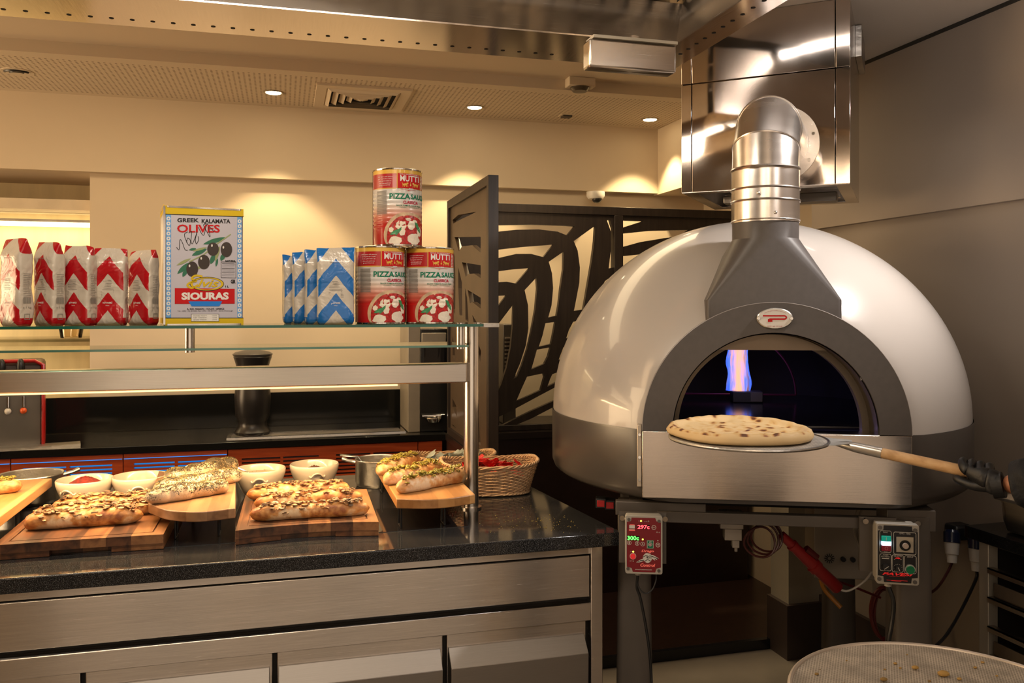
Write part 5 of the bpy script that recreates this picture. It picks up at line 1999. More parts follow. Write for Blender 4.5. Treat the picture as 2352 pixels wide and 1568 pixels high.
# stand of the oven
M_leg = mat('grey_leg_paint', (0.095, 0.080, 0.068), .4, var=.08)
ZL = .966
for lx, ly, wx in ((-.405, -.445, .050), (.372, -.485, .050), (-.40, .42, .05), (.40, .42, .05)):
    rings = []
    for z, k in ((.001, 1.12), (.25, 1.10), (.7, 1.0), (ZL - .04, .98), (ZL, .98)):
        rings.append([Vector((lx + x * k, ly + y * k, z)) for x, y in rrect(wx, .055, .018, 4)])
    MB().loft(rings).build('leg', M_leg, t, world=False, ang=30)
m = MB()
m.box(-.34, .32, -.545, -.515, .930, .962)
m.build('front_bar', M_leg, t, world=False, bevel=.002)
m = MB().box(-.46, -.20, -.535, -.505, .945, .985).build('left_shoulder_bar', M_leg, t, world=False, bevel=.002)
m = MB().box(.30, .43, -.535, -.43, .925, .985).build('right_shoulder_bar', M_leg, t, world=False, bevel=.002)
for sx in (-.40, .40):
    MB().box(sx - .02, sx + .02, -.45, .40, .935, .975).build('side_bar', M_leg, t, world=False)
MB().box(-.38, .38, -.42, .42, .955, .986).build('under_plate', M_blackmatt, t, world=False)
MB().box(.16, .34, -.40, -.20, .80, .93).build('motor_housing', M_blackmatt, t, world=False) if False else None
# gas valve
v = MB()
gx, gy = -.11, -.40
v.box(gx - .035, gx + .035, gy, gy + .05, .88, .929)
v.box(gx - .022, gx + .030, gy, gy + .05, .845, .88)
v.box(gx + .002, gx + .024, gy + .01, gy + .04, .82, .845)
v.cyl((gx + .015, gy + .025, .82), (gx + .015, gy + .025, .805), .005, n=10)
v.build('gas_valve', mat('dull_aluminium', (0.40, 0.36, 0.31), .5, .3), t, world=False, bevel=.002)
MB().box(.03, .06, -.42, -.38, .905, .93).build('terminal_block', mat('dull_aluminium', (0.40, 0.36, 0.31)), t, world=False)
for k in range(3):
    v = MB()
    c0 = Vector((-.035 + .012 * k, -.44 + .01 * k, .855 + .006 * k))
    v.tube([c0 + Vector((.045 * math.cos(a), .012 * math.sin(a * 2), .045 * math.sin(a))) for a in [2 * pi * j / 28 for j in range(28)]], .0035, 6, closed=True)
    v.build('cable_loop', mat('brown_cable', (0.06, 0.012, 0.010), .4), t, world=False)
# red connector
a_, b_ = Vector((.035, -.40, .868)), Vector((.210, -.36, .700))
dv = (b_ - a_)
t2 = thing('red_power_connector', 'dark red industrial plug connector hanging under the oven', 'power connector', OM @ a_)
M_rc = mat('dark_red_plastic', (0.24, 0.010, 0.010), .35)
pp = [OM @ (a_ + dv * k) for k in (0, .18, .18, .22, .22, .55, .56, .62, .62, .98, 1.0)]
MB().tube(pp, [.013, .014, .018, .018, .016, .019, .023, .023, .019, .020, .017], 20).build('body', M_rc, t2)
MB().tube([OM @ (a_ + dv * .42 + Vector((0, -.005, .028))), OM @ (a_ + dv * .62 + Vector((.0, -.005, .034)))], [.012, .010], 10).build('flap', mat('darker_red', (0.07, 0.006, 0.006), .4), t2)
MB().tube([OM @ q for q in smooth_path([b_, b_ + Vector((.03, 0, -.005)), b_ + Vector((.08, 0, .03)), b_ + Vector((.12, .0, .09)), b_ + Vector((.16, -.02, .12))], 5)], .0035, 8).build('white_cable', M_white, t2)
MB().tube([OM @ q for q in smooth_path([a_, a_ + Vector((-.02, 0, .03)), a_ + Vector((-.05, 0, .05))], 5)], .0035, 8).build('brown_cable', mat('brown_cable', (0.06, 0.012, 0.010)), t2)
# orange gas hose and black cables
def cable(name, label, cat, pts, r, m, k=6):
    P = smooth_path(pts, k)
    o = MB().tube(P, r, 8).build(name, m, None)
    tag(o, label, cat)
    return o


cable('gas_hose', 'yellow-orange gas hose curving down behind the red connector', 'hose', [W(1885, 1330, 2.95), W(1893, 1352, 2.95), W(1910, 1372, 2.94), W(1932, 1395, 2.92)], .008, mat('orange_hose', (0.42, 0.17, 0.02), .4))
cable('red_cable', 'thin dark red cable running from the connector to the right leg', 'cable', [W(1925, 1335, 2.72), W(1960, 1347, 2.75), W(2022, 1372, 2.78)], .004, mat('dark_red_cable', (0.10, 0.008, 0.006), .4))
# flue pipe
t = thing('flue_pipe', 'stainless flue pipe bending from the oven top back into the hood box', 'flue pipe', OM @ Vector((xp, yp, 1.804)), 0)
q0 = OM @ Vector((xp, yp, 0))
fc2 = cam2room(.897, 2.829)
fl = Vector((fc2.x, fc2.y, 0))
dirh = (fl - q0)
dist = dirh.length
dirh.normalize()
M_pipe = steel('flue_steel', (0.76, 0.71, 0.67), .26, (1, 1, 4), .004, .0)
zt = 2.10
rb = .13
MB().cyl((q0.x, q0.y, 1.800), (q0.x, q0.y, 1.960), rp + .002, n=48).build('lower_sleeve', M_pipe, t)
for z, rr_w in ((1.862, .0035), (1.897, .0035), (1.806, .002)):
    MB().tube([(q0.x + (rp + .002) * math.cos(2 * pi * i / 48), q0.y + (rp + .002) * math.sin(2 * pi * i / 48), z) for i in range(48)], rr_w, 6, closed=True).build('bead', M_pipe, t)


def arc(a):
    return q0 + dirh * rb * (1 - math.cos(a)) + Vector((0, 0, zt - rb + rb * math.sin(a)))


cuts = [0, R(24), R(66), R(90)]


def ringat(c, tang, r, n=48):
    s = tang.cross(Vector((0, 0, 1)))
    if s.length < 1e-5:
        s = dirh.cross(Vector((0, 0, 1)))
    s.normalize()
    s = dirh.cross(Vector((0, 0, 1))).normalized()
    u = s.cross(tang).normalized()
    return [c + s * r * math.cos(2 * pi * i / n) + u * r * math.sin(2 * pi * i / n) for i in range(n)]


ctr = [Vector((q0.x, q0.y, 1.957))]
# joints of the gored elbow: planes halfway between straight pieces
J = [(Vector((q0.x, q0.y, 1.955)), 0), (arc(R(22)), R(22)), (arc(R(68)), R(68)), (q0 + dirh * (dist - .03) + Vector((0, 0, zt)), R(90)), (q0 + dirh * dist + Vector((0, 0, zt)), R(90))]
R_ = []
for c, a in J:
    tang = Vector((0, 0, 1)) * math.cos(a) + dirh * math.sin(a)
    rr_ = rp / (math.cos(R(22)) if a in (R(22), R(68)) else 1) * 1
    s = dirh.cross(Vector((0, 0, 1))).normalized()
    u = s.cross(tang).normalized()
    R_.append([c + s * rp * math.cos(2 * pi * i / 48) + u * rp * 1.06 * math.sin(2 * pi * i / 48) for i in range(48)])
for k in range(4):
    m = MB()
    m.loft([R_[k], R_[k + 1]], cap=False)
    m.build(['vertical_segment', 'middle_gore', 'upper_gore', 'end_collar'][k], M_pipe, t)
for k in (0, 1, 2):
    MB().tube(R_[k], .003 if k else .005, 6, closed=True).build('bead', M_pipe, t)
# flange ring on hood face
hn = Matrix.Rotation(hang, 3, 'Z') @ Vector((0, 1, 0))
hxv = Matrix.Rotation(hang, 3, 'Z') @ Vector((1, 0, 0))
fcp = fl + Vector((0, 0, zt)) - hn * .002
m = MB()
Rr = []
for r, off in ((rp + .001, 0), (.128, 0), (.128, -.004), (rp + .001, -.004)):
    Rr.append([fcp + hxv * r * math.cos(2 * pi * i / 48) + Vector((0, 0, r * math.sin(2 * pi * i / 48))) + hn * off for i in range(48)])
m.loft(Rr + [Rr[0]], cap=False)
m.build('wall_flange', M_pipe, t, ang=30)
for k in range(8):
    a = 2 * pi * (k + .3) / 8
    c = fcp + hxv * .112 * math.cos(a) + Vector((0, 0, .112 * math.sin(a)))
    MB().cyl(c - hn * .003, c - hn * .010, .0055, n=12).build('flange_bolt', M_chrome, t)
tow = -(q0.normalized())
MB().box(-.001, .001, 0, .002, 0, .10).build('seam', M_pipe, t, world=False) if False else None
for dx, z in ((-.05, 1.877), (.0, 1.822)):
    c = q0 + Vector((dx, 0, z)) + Vector((-.26, -.96, 0)).normalized() * (rp + .002) * (.86 if dx else 1)
    MB().ell(c, (.005, .005, .005)).build('rivet', M_chrome, t)

# ============================================================ CONTROL BOXES
M_boxgrey = mat('light_grey_enclosure', (0.42, 0.39, 0.34), .4, var=.03)


def cbox(name, label, cat, P, w, h, dep, yaw):
    """wall box whose front centre is P, facing the aisle"""
    t = thing(name, label, cat, P, yaw)
    MB().loft([[Vector((x, y_, z)) for x, z in rrect(w / 2 * k, h / 2 * k, .006, 4)] for y_, k in ((.0, 1), (dep * .45, 1), (dep * .45, .96), (dep, .96))]).build('enclosure', M_boxgrey, t, world=False, bevel=.0015)
    return t


def fm_of(t, off):
    M = wm(t)
    return lambda u, v: M @ Vector((u, -off, v))


# left controller
P = W(1479, 1251, 2.365)
yaw = oa + R(2)
t = cbox('oven_controller', 'dark red temperature controller with glowing digits on the left oven leg', 'controller', P, .1035, .1640, .045, yaw)
U = .0003355
cu = lambda x: (x - 292) * U
cv = lambda y: (405 - y) * U


def D1(off):
    M = wm(t)
    return Decal(lambda x, y: M @ Vector((cu(x), -off, cv(y))))


M_maroon = mat('maroon_panel', (0.20, 0.010, 0.018), .3, var=.03)
d = D1(.0005)
d.poly([(190, 178), (385, 178), (395, 205), (432, 215), (432, 590), (395, 600), (385, 632), (200, 632), (190, 600), (150, 590), (150, 215), (185, 208)])
d.build('maroon_panel', M_maroon, t)
d = D1(.0009)
d.rect(236, 342, 236, 272).rect(152, 256, 330, 368)
d.build('display_window', M_print_k, t)
d = D1(.0012)
d.text('297c', 240, 338, 270, 238, .02)
d.build('red_digits', emis('red_led_digits', (1.0, .04, .05), 5), t)
d = D1(.0012)
d.text('300c', 155, 250, 366, 332, .02)
d.build('green_digits', emis('green_led_digits', (.08, 1.0, .08), 3.5), t)
d = D1(.0012)
for x, y in ((268, 205), (282, 358), (203, 463)):
    d.disc(x, y, 7, 7, 12)
d.build('indicator_lights', emis('yellow_green_led', (.75, 1.0, .08), 3), t)
d = D1(.0010)
for x, y, r in ((374, 257, 19), (170, 390, 18), (236, 393, 18), (281, 397, 18), (407, 402, 19)):
    d.disc(x, y, r, r, 20, r0=.82)
d.text('A', 274, 289, 405, 388, .03)
d.text('M', 398, 416, 411, 392, .0)
d.text('RESET', 360, 388, 261, 253)
d.poly([(162, 390), (170, 402), (178, 390), (173, 390), (173, 378), (167, 378), (167, 390)])
d.poly([(228, 392), (236, 380), (244, 392), (239, 392), (239, 404), (233, 404), (233, 392)])
d.text('o o D', 296, 336, 211, 201)
d.text('I', 249, 253, 211, 201)
d.text('A o', 393, 424, 301, 289)
d.rect(170, 216, 240, 268)
d.rect(170, 216, 273, 277)
d.disc(407, 365, 5, 5, 10)
d.text('ON', 178, 192, 466, 458)
d.text('OFF', 174, 190, 546, 538)
d.disc(203, 544, 4, 4, 10)
d.rect(200, 204, 470, 478).rect(200, 204, 528, 538)
# winged beast emblem
d.disc(322, 512, 38, 40, 26, wob=.10)
d.poly([(228, 552), (250, 535), (280, 520), (300, 530), (275, 545), (250, 552)])
d.poly([(330, 485), (370, 488), (418, 515), (395, 512), (402, 528), (378, 515), (385, 533), (360, 518), (345, 530)])
d.text('www.dragocontrol.com', 218, 358, 617, 606, .02)
d.build('white_markings', M_print_w, t)
d = D1(.0014)
for pts in ([(285, 505), (310, 490), (330, 500), (318, 515), (340, 510)], [(300, 540), (320, 525), (345, 535)], [(240, 548), (265, 535), (290, 532)], [(350, 495), (380, 505), (405, 515)]):
    d.line(pts, 5)
d.disc(318, 505, 6, 6, 8)
d.build('emblem_dark_strokes', M_print_k, t)
d = D1(.0010)
d.text('Drago', 272, 375, 470, 444, .03, .2)
d.text('Control', 262, 385, 586, 560, .03, .2)
d.rect(168, 218, 280, 288).rect(174, 214, 236, 242)
d.build('coral_lettering', emis('coral_glow_print', (0.9, .16, .12), .25), t)  # print with a faint glow put into its colour
d = D1(.0010)
d.rect(315, 373, 363, 434)
d.build('green_key_plate', M_print_g, t)
d = D1(.0013)
d.frame(318, 370, 367, 431, 3)
d.disc(344, 399, 17, 17, 20, r0=.8)
d.text('ON', 334, 354, 379, 370)
d.build('key_plate_markings', M_print_w, t)
Mt_ = wm(t)
MB().cyl(Mt_ @ Vector((cu(344), -.001, cv(399))), Mt_ @ Vector((cu(344), -.003, cv(399))), .0035, n=16).build('key', mat('pink_grey_key', (.5, .3, .32), .4), t)
MB().cyl(Mt_ @ Vector((cu(201), -.001, cv(501))), Mt_ @ Vector((cu(201), -.006, cv(501))), .0072, n=24).build('red_button', mat('red_button', (.6, .015, .02), .3, em=(1, .05, .05), est=.25), t)
d = D1(.0012)
d.disc(201, 501, 27, 27, 28, r0=.86)
d.build('button_ring', M_print_w, t)
for x, y in ((167, 195), (417, 203), (160, 606), (415, 617)):
    MB().cyl(Mt_ @ Vector((cu(x), -.0002, cv(y))), Mt_ @ Vector((cu(x), -.0020, cv(y))), .0045, n=14).build('corner_screw', mat('screw_dark', (.16, .15, .14), .3, .7), t)
MB().box(-.068, .066, .046, .056, -.065, .080).build('backing_plate', M_leg, t, world=False)
for x in (-.059, .0615):
    MB().cyl(Mt_ @ Vector((x, .046, .066)), Mt_ @ Vector((x, .030, .066)), .0075, n=18).build('mounting_bolt', M_chrome, t)
MB().cyl(Mt_ @ Vector((-.016, .02, -.082)), Mt_ @ Vector((-.016, .02, -.090)), .008, n=14).build('cable_gland', M_boxgrey, t)
cable('controller_cable', 'black cable dropping from the red controller down the left oven leg', 'cable', [Mt_ @ Vector((-.016, .02, -.090)), Mt_ @ Vector((-.018, .03, -.13)), W(1470, 1370, 2.40), W(1482, 1430, 2.40), W(1492, 1500, 2.40), W(1497, 1590, 2.41), W(1500, 1800, 2.42)], .0042, M_black)
cable('controller_cable', 'thin looped black cable hanging beneath the red controller', 'cable', [Mt_ @ Vector((-.016, .024, -.090)), W(1466, 1345, 2.39), W(1480, 1362, 2.385), W(1497, 1355, 2.385), W(1506, 1335, 2.39), W(1507, 1318, 2.40)], .0022, M_black)

# right controller
P = W(2062, 1273, 2.285)
t = cbox('mixer_controller', 'black and white control box with timer dial and knobs on the right oven leg', 'controller', P, .1085, .1640, .055, oa + R(-3))
Mt_ = wm(t)
U2 = .1085 / 345
cu = lambda x: (x - 1542) * U2
cv = lambda y: (462 - y) * U2


def D2(off):
    return Decal(lambda x, y: Mt_ @ Vector((cu(x), -off, cv(y))))


d = D2(.0005)
d.poly([(1428, 215), (1655, 215), (1660, 255), (1703, 262), (1703, 655), (1655, 662), (1650, 705), (1430, 705), (1425, 655), (1380, 650), (1380, 262), (1425, 255)])
d.build('black_panel', mat('panel_black', (0.012, .012, .014), .25), t)
d = D2(.0009)


def rfr(d, x0, x1, y0, y1, w=4, r=14):
    pts = []
    for cx, cy, a0 in ((x1 - r, y1 - r, 0), (x0 + r, y1 - r, 90), (x0 + r, y0 + r, 180), (x1 - r, y0 + r, 270)):
        for k in range(5):
            a = R(a0 + 22.5 * k)
            pts.append((cx + r * math.cos(a), cy + r * math.sin(a)))
    d.line(pts + [pts[0]], w)


for q in ((1396, 1488, 262, 448), (1508, 1688, 268, 458), (1396, 1488, 462, 606), (1496, 1586, 465, 612), (1596, 1690, 468, 620)):
    rfr(d, *q)
d.text('PIANO', 1424, 1460, 280, 270)
d.text('TEMPO - TIMER', 1552, 1645, 286, 274)
d.text('AVVIO', 1420, 1465, 476, 466)
d.text('PLATEAU', 1408, 1476, 490, 480)
d.text('VELOCITA', 1508, 1574, 482, 470)
d.text('CICLO', 1618, 1665, 484, 472)
d.text('STOP', 1430, 1458, 446, 438)
d.rect(1412, 1472, 498, 504)
for cx, cy in ((1542, 578),):
    for k in range(11):
        a = R(-220 + 26 * k)
        d.line([(cx + 30 * math.cos(a), cy + 30 * math.sin(a)), (cx + 36 * math.cos(a), cy + 36 * math.sin(a))], 3)
d.line([(1512, 505), (1520, 505)], 4)
d.line([(1562, 505), (1572, 505)], 4)
d.build('white_markings', M_print_w, t)
d = D2(.0010)
d.text('PAVESI', 1415, 1665, 643, 620, .03, .35)
d.text('www.pavesiforni.com', 1470, 1600, 654, 647)
d.poly([(1516, 498), (1530, 488), (1550, 486), (1564, 494), (1550, 500), (1535, 496)])
d.rect(1450, 1620, 684, 687).rect(1490, 1570, 690, 692)
d.build('red_lettering', emis('red_panel_glow_print', (.8, .02, .02), .3), t)  # lettering brightened by a weak glow of its own, no lamp behind
d = D2(.0011)
d.rect(1530, 1668, 308, 440)
d.build('timer_plate', mat('timer_cream', (.50, .44, .34), .4), t)
fp = lambda x, y, o: Mt_ @ Vector((cu(x), -o, cv(y)))
MB().cyl(fp(1600, 380, .0012), fp(1600, 380, .004), 45 * U2, n=30).build('timer_ring', M_print_k, t)
MB().cyl(fp(1600, 380, .004), fp(1600, 380, .009), 24 * U2, n=24).build('timer_knob', mat('timer_knob', (.55, .45, .40), .35), t)
MB().box(cu(1408), cu(1484), -.006, -.0006, cv(352), cv(304)).build('start_button', mat('start_green', (.0, .22, .16), .3, em=(0, .5, .35), est=.3), t, world=False, bevel=.001)
MB().box(cu(1408), cu(1484), -.005, -.0006, cv(384), cv(354)).build('pilot_lamp', emis('blue_white_lamp', (.55, .78, 1.0), 14), t, world=False, bevel=.001)
MB().box(cu(1408), cu(1484), -.006, -.0006, cv(434), cv(386)).build('stop_button', mat('stop_red', (.30, .01, .03), .3), t, world=False, bevel=.001)
d = D2(.0065)
d.rect(1443, 1447, 314, 342)
d.build('start_mark', M_print_w, t)
d = D2(.0065)
d.disc(1446, 409, 14, 14, 20, r0=.75)
d.build('stop_mark', mat('pink_mark', (.8, .2, .25), .4), t)
for x, y, nm in ((1440, 572, 'selector_knob'), (1542, 578, 'speed_knob')):
    MB().cyl(fp(x, y, .0008), fp(x, y, .011), 27 * U2, 24 * U2, n=24).build(nm, M_black, t)
    m = MB()
    a, b = (x + 22, y - 14), (x - 16, y + 14)
    if nm[1] == 'p':
        a, b = (x + 8, y + 14), (x - 6, y - 14)
    D = Decal(lambda u, v: fp(u, v, .0114))
    D.line([a, b], 5)
    D.build('knob_pointer', M_print_w, t)
MB().cyl(fp(1640, 582, .0008), fp(1640, 582, .004), 42 * U2, n=28).build('button_collar', M_alu, t)
MB().cyl(fp(1640, 584, .004), fp(1640, 584, .008), 34 * U2, n=28).build('green_button', mat('green_button', (.0, .18, .07), .3), t)
for x, y in ((1398, 236), (1682, 247), (1392, 680), (1680, 692)):
    MB().cyl(fp(x, y, -.0002), fp(x, y, .0018), .0055, n=14).build('corner_screw', mat('screw_dark', (.16, .15, .14)), t)
MB().box(-.086, .01, .056, .066, -.066, .085).build('backing_plate', M_leg, t, world=False)
for x in (-.073, .062):
    MB().cyl(Mt_ @ Vector((x, .056, .076)), Mt_ @ Vector((x, .040, .076)), .0075, n=18).build('mounting_bolt', M_chrome, t)
MB().cyl(Mt_ @ Vector((-.018, .028, -.081)), Mt_ @ Vector((-.018, .028, -.095)), .010, n=14).build('cable_gland', M_boxgrey, t)
cable('controller_cable', 'thick black cable running from the right control box down its oven leg', 'cable', [Mt_ @ Vector((-.018, .028, -.095)), W(2052, 1380, 2.31), W(2050, 1420, 2.31), W(2040, 1480, 2.31), W(2030, 1560, 2.33), W(2026, 1750, 2.36)], .0058, M_black)

# ============================================================ BEHIND AND BESIDE THE OVEN
t = thing('electrical_cabinet', 'pale grey electrical cabinet behind the oven stand, with two dark sockets', 'electrical cabinet', W(1950, 1330, 3.12), oa)
Me = wm(t)
M_elec = mat('pale_cabinet_enamel', (0.36, 0.31, 0.25), .45, var=.04)
MB().box(-.125, .125, 0, .16, 0.0, .30).build('case', M_elec, t, world=False, bevel=.004)
d = Decal(lambda x, y: Me @ Vector((x, -.0008, y)))
d.disc(-.025 + -.045, .075, .021, .021, 24)
d.build('fan_grille', mat('grille_grey', (.30, .27, .23), .5), t)
d = Decal(lambda x, y: Me @ Vector((x, -.0016, y)))
for k in range(12):
    a = 2 * pi * k / 12
    d.line([(-.07 + .006 * math.cos(a), .075 + .006 * math.sin(a)), (-.07 + .018 * math.cos(a), .075 + .018 * math.sin(a))], .0035)
d.build('grille_slots', M_black, t)
for x in (-.022, .012):
    MB().cyl(Me @ Vector((x, 0, .075)), Me @ Vector((x, -.012, .075)), .009, n=18).build('socket', M_black, t)
MB().box(.035, .075, -.010, 0, .045, .10).build('switch_plate', mat('mustard_plate', (.32, .18, .02), .4), t, world=False)
MB().cyl(Me @ Vector((.055, -.010, .072)), Me @ Vector((.055, -.028, .072)), .016, n=18).build('rotary_switch', mat('dark_red_plastic', (.24, .01, .01)), t)
d = Decal(lambda x, y: Me @ Vector((x, -.0012, y)))
d.rect(-.055, .02, .262, .285)
d.disc(-.018, .285, .0375, .016, 20)
d.build('label_white', mat('label_offwhite', (.5, .46, .4), .5), t)
d = Decal(lambda x, y: Me @ Vector((x, -.0018, y)))
d.rect(-.055, .02, .258, .268)
for k in range(3):
    d.rect(-.045, .012, .274 + .006 * k, .2755 + .006 * k)
d.build('label_navy_print', mat('navy_print', (.02, .03, .10), .5), t)
def coil(name, label, cat, c0, rx, rz_, turns, drift, r, m):
    O3 = OM.to_3x3()
    P_ = []
    n_ = 30 * turns
    for j in range(n_ + 1):
        a = 2 * pi * j / 30
        q = j / 30
        P_.append(c0 + O3 @ Vector((rx * math.cos(a) + drift * q, .006 * q + .004 * math.sin(2.7 * a), rz_ * math.sin(a) - drift * q)))
    return tag(MB().tube(P_, r, 6).build(name, m, None), label, cat)


coil('coiled_white_cable', 'off-white cable coiled in four turns behind the right control box', 'cable', W(2000, 1210, 2.62), .050, .085, 4, .004, .0038, mat('off_white_cable', (.40, .36, .30), .4))
coil('coiled_red_hose', 'dark red hose coiled behind the right oven leg', 'hose', W(2028, 1405, 2.80), .040, .085, 3, .006, .006, mat('dark_red_cable', (.1, .008, .006)))
# red rocker switches by the left leg
for i, (px, py) in enumerate(((1380, 1156), (1401, 1160))):
    p = W(px, py, 2.62)
    t = thing('rocker_switch', 'small red rocker switch in the dark under the dome, ' + ('left one of the pair' if i == 0 else 'right one beside the red controller'), 'switch', p, oa, 'red rocker switches')
    MB().box(-.016, .016, 0, .04, -.015, .015).build('housing', M_black, t, world=False, bevel=.002)
    MB().box(-.0115, .0115, -.004, 0, -.010, .010).build('rocker', mat('rocker_red', (.40, .012, .012), .3), t, world=False, bevel=.001)

# industrial plugs on the wall
for i, (px, py, w) in enumerate(((2192, 1232, 'left one of the two, half behind the other'), (2238, 1244, 'right one, next to the steel rack'))):
    p = onX(px, py, XW - .055 - .02 * i)
    t = thing('industrial_plug', 'white and navy industrial wall plug, ' + w, 'plug', p, R(90))
    q = Vector((XW - .10, p.y, p.z))
    m = MB()
    m.box(XW - .075, XW - .002, p.y - .03, p.y + .03, p.z - .01, p.z + .045)
    m.build('wall_socket', M_black, t, bevel=.010)
    ax = Vector((-.018, -.020, -.10)) if i == 0 else Vector((-.012, -.012, -.11))
    st = Vector((XW - .075, p.y - .01, p.z + .028))
    MB().tube([st + ax * k for k in (.0, .08, .08, .42)], [.020, .024, .027, .027], 20).build('navy_collar', mat('navy_plastic', (.012, .016, .045), .25), t)
    MB().tube([st + ax * k for k in (.42, .43, .80, .82, 1.08)], [.024, .025, .021, .018, .016], 20).build('white_body', M_white, t)
    e = st + ax * 1.08
    if i == 0:
        cable('plug_cable', 'dark cable running left from the left wall plug behind the oven leg', 'cable', [e, e + Vector((-.03, -.01, -.03)), W(2150, 1352, 2.80), W(2110, 1375, 2.75)], .0045, mat('brown_cable', (.06, .012, .01)))
    else:
        cable('plug_cable', 'black cable curving from the right wall plug down to the oven leg', 'cable', [e, e + Vector((-.004, 0, -.03)), W(2208, 1400, 2.80), W(2172, 1460, 2.72), W(2135, 1495, 2.62), W(2105, 1530, 2.6)], .0050, M_black)

# black table, rack, tray on the right
TX = 1.977
tag(MB().box(TX, XW - .002, .35, 2.09, CT - .036, CT).build('side_worktop', M_gran2, bevel=.003), 'glossy black worktop at the right edge carrying the steel pan', 'worktop')
t = thing('tray_rack', 'stainless rack with stacked tray runners under the black worktop at right', 'rack', (TX + .15, 1.7, 0))
MB().box(TX + .012, TX + .018, 1.20, 2.03, 0, CT - .037).build('side_panel', steel('rack_side', (.55, .52, .48), .35), t) if False else None
M_rackp = mat('pale_rack_post', (0.42, 0.38, 0.32), .35, .3)
MB().box(TX + .015, TX + .05, 2.015, 2.05, 0, CT - .037).build('rear_post', M_rackp, t, bevel=.002)
MB().box(TX + .015, TX + .05, 1.20, 1.235, 0, CT - .037).build('front_post', M_rackp, t, bevel=.002)
MB().box(XW - .04, XW - .005, 1.2, 2.05, 0, CT - .037).build('back_panel', mat('rack_dark', (.02, .017, .014), .5), t)
MB().box(TX + .02, XW - .04, 2.04, 2.05, 0, CT - .037).build('end_panel', mat('rack_dark', (.02, .017, .014)), t)
for k in range(9):
    z = .79 - .085 * k
    m = MB()
    m.box(TX + .010, TX + .032, 1.236, 2.014, z, z + .004)
    m.box(TX + .010, TX + .014, 1.236, 2.014, z - .012, z + .004)
    m.build('runner', steel('rack_steel', (.50, .46, .41), .3, (1, 1, 40)), t)
for k in range(5):
    z = .708 - .17 * k + (.085 if k > 0 else 0) - (.0)
    z = [.712, .542, .457, .287, .117][k]
    tt = thing('sheet_tray', 'dull brown-grey sheet tray slid into the rack, ' + ['topmost', 'second from the top', 'third from the top', 'fourth from the top', 'lowest'][k], 'tray', (2.1, 1.62, z), 0, 'trays in the steel rack')
    m = MB()
    m.box(TX + .020, XW - .045, 1.25, 2.0, z, z + .003)
    m.build('tray_floor', mat('brown_steel_tray', (.10, .075, .05), .35, .7), tt)
    m = MB()
    m.box(TX + .020, TX + .024, 1.25, 2.0, z + .003, z + .040)
    m.build('tray_lip', mat('brown_steel_lip', (.20, .16, .12), .35, .7), tt)
# steel pan on worktop
zr = CT + .100
c0 = onZ(2283, 1138, zr)
t = thing('steam_pan', 'dented stainless steam pan on the black worktop below the gloved hand', 'food pan', (c0.x + .12, c0.y - .13, CT))
xx0, yy1 = c0.x - .005, c0.y + .0
w_, l_ = .24, .32
cx_, cy_ = xx0 + w_ / 2, yy1 - l_ / 2
rings = []
for k, z in ((.80, .002), (.88, .006), (.92, .03), (.93, .032), (.96, .085), (1.0, .096), (1.07, .098), (1.075, .095), (1.06, .102), (.985, .102), (.95, .09), (.90, .03), (.85, .010), (.5, .008)):
    rings.append([Vector((cx_ + x, cy_ + y, CT + z)) for x, y in rrect(w_ / 2 * k, l_ / 2 * k, .035 * k, 5)])
m = MB()
m.loft(rings)
m.build('pan', steel('dented_pan_steel', (.78, .72, .64), .3, (1, 1, 20), .05, .05), t, ang=40)

# ============================================================ PIZZA, PEEL, PERSON
zd = 1.2125
dc = cam2room(.613, 2.195)
t = thing('pizza_screen', 'round aluminium pizza screen under the flatbread at the oven mouth', 'pizza screen', (dc.x, dc.y, zd))
SR = .199


def mesh_mat(name, a, b_, sc):
    m, nt, b = newmat(name)
    tc = N(nt, 'ShaderNodeTexCoord')
    sp = N(nt, 'ShaderNodeSeparateXYZ')
    L(nt, tc.outputs['Object'], sp.inputs[0])
    row = math_(nt, 'FLOOR', math_(nt, 'MULTIPLY', sp.outputs[1], sc * 1.6))
    sh = math_(nt, 'MULTIPLY', math_(nt, 'MODULO', row, 2.0), .5)
    fx = math_(nt, 'ABSOLUTE', math_(nt, 'SUBTRACT', math_(nt, 'FRACT', math_(nt, 'ADD', math_(nt, 'MULTIPLY', sp.outputs[0], sc), sh)), .5))
    fy = math_(nt, 'ABSOLUTE', math_(nt, 'SUBTRACT', math_(nt, 'FRACT', math_(nt, 'MULTIPLY', sp.outputs[1], sc * 1.6)), .5))
    h = math_(nt, 'LESS_THAN', math_(nt, 'ADD', fx, fy), .40)
    nz = N(nt, 'ShaderNodeTexNoise')
    nz.inputs['Scale'].default_value = 25
    nz.inputs['Detail'].default_value = 5
    L(nt, tc.outputs['Object'], nz.inputs['Vector'])
    col = ramp(nt, nz.outputs[0], [(.35, a), (.65, tuple(x * .62 for x in a))])
    mx = N(nt, 'ShaderNodeMix', data_type='RGBA')
    L(nt, h, mx.inputs['Factor'])
    L(nt, col, mx.inputs['A'])
    mx.inputs['B'].default_value = (*b_, 1)
    L(nt, mx.outputs['Result'], b.inputs['Base Color'])
    b.inputs['Metallic'].default_value = .4
    b.inputs['Roughness'].default_value = .5
    return m


MB().lathe([(0, 0), (SR - .004, 0), (SR - .004, .0022), (0, .0022)], (0, 0, 0), 72).build('mesh_disc', mesh_mat('aluminium_mesh', (.74, .69, .62), (.26, .23, .20), 240), t, world=False)
MB().tube([(SR * math.cos(a), SR * math.sin(a), .001) for a in [2 * pi * k / 72 for k in range(72)]], .0042, 8, closed=True).build('rim', M_alu, t, world=False)
# flatbread
pc = cam2room(.601, 2.222)
t = thing('flatbread', 'round puffed flatbread with brown scorch spots, resting on the screen', 'flatbread', (pc.x, pc.y, zd + .0045), -TH)


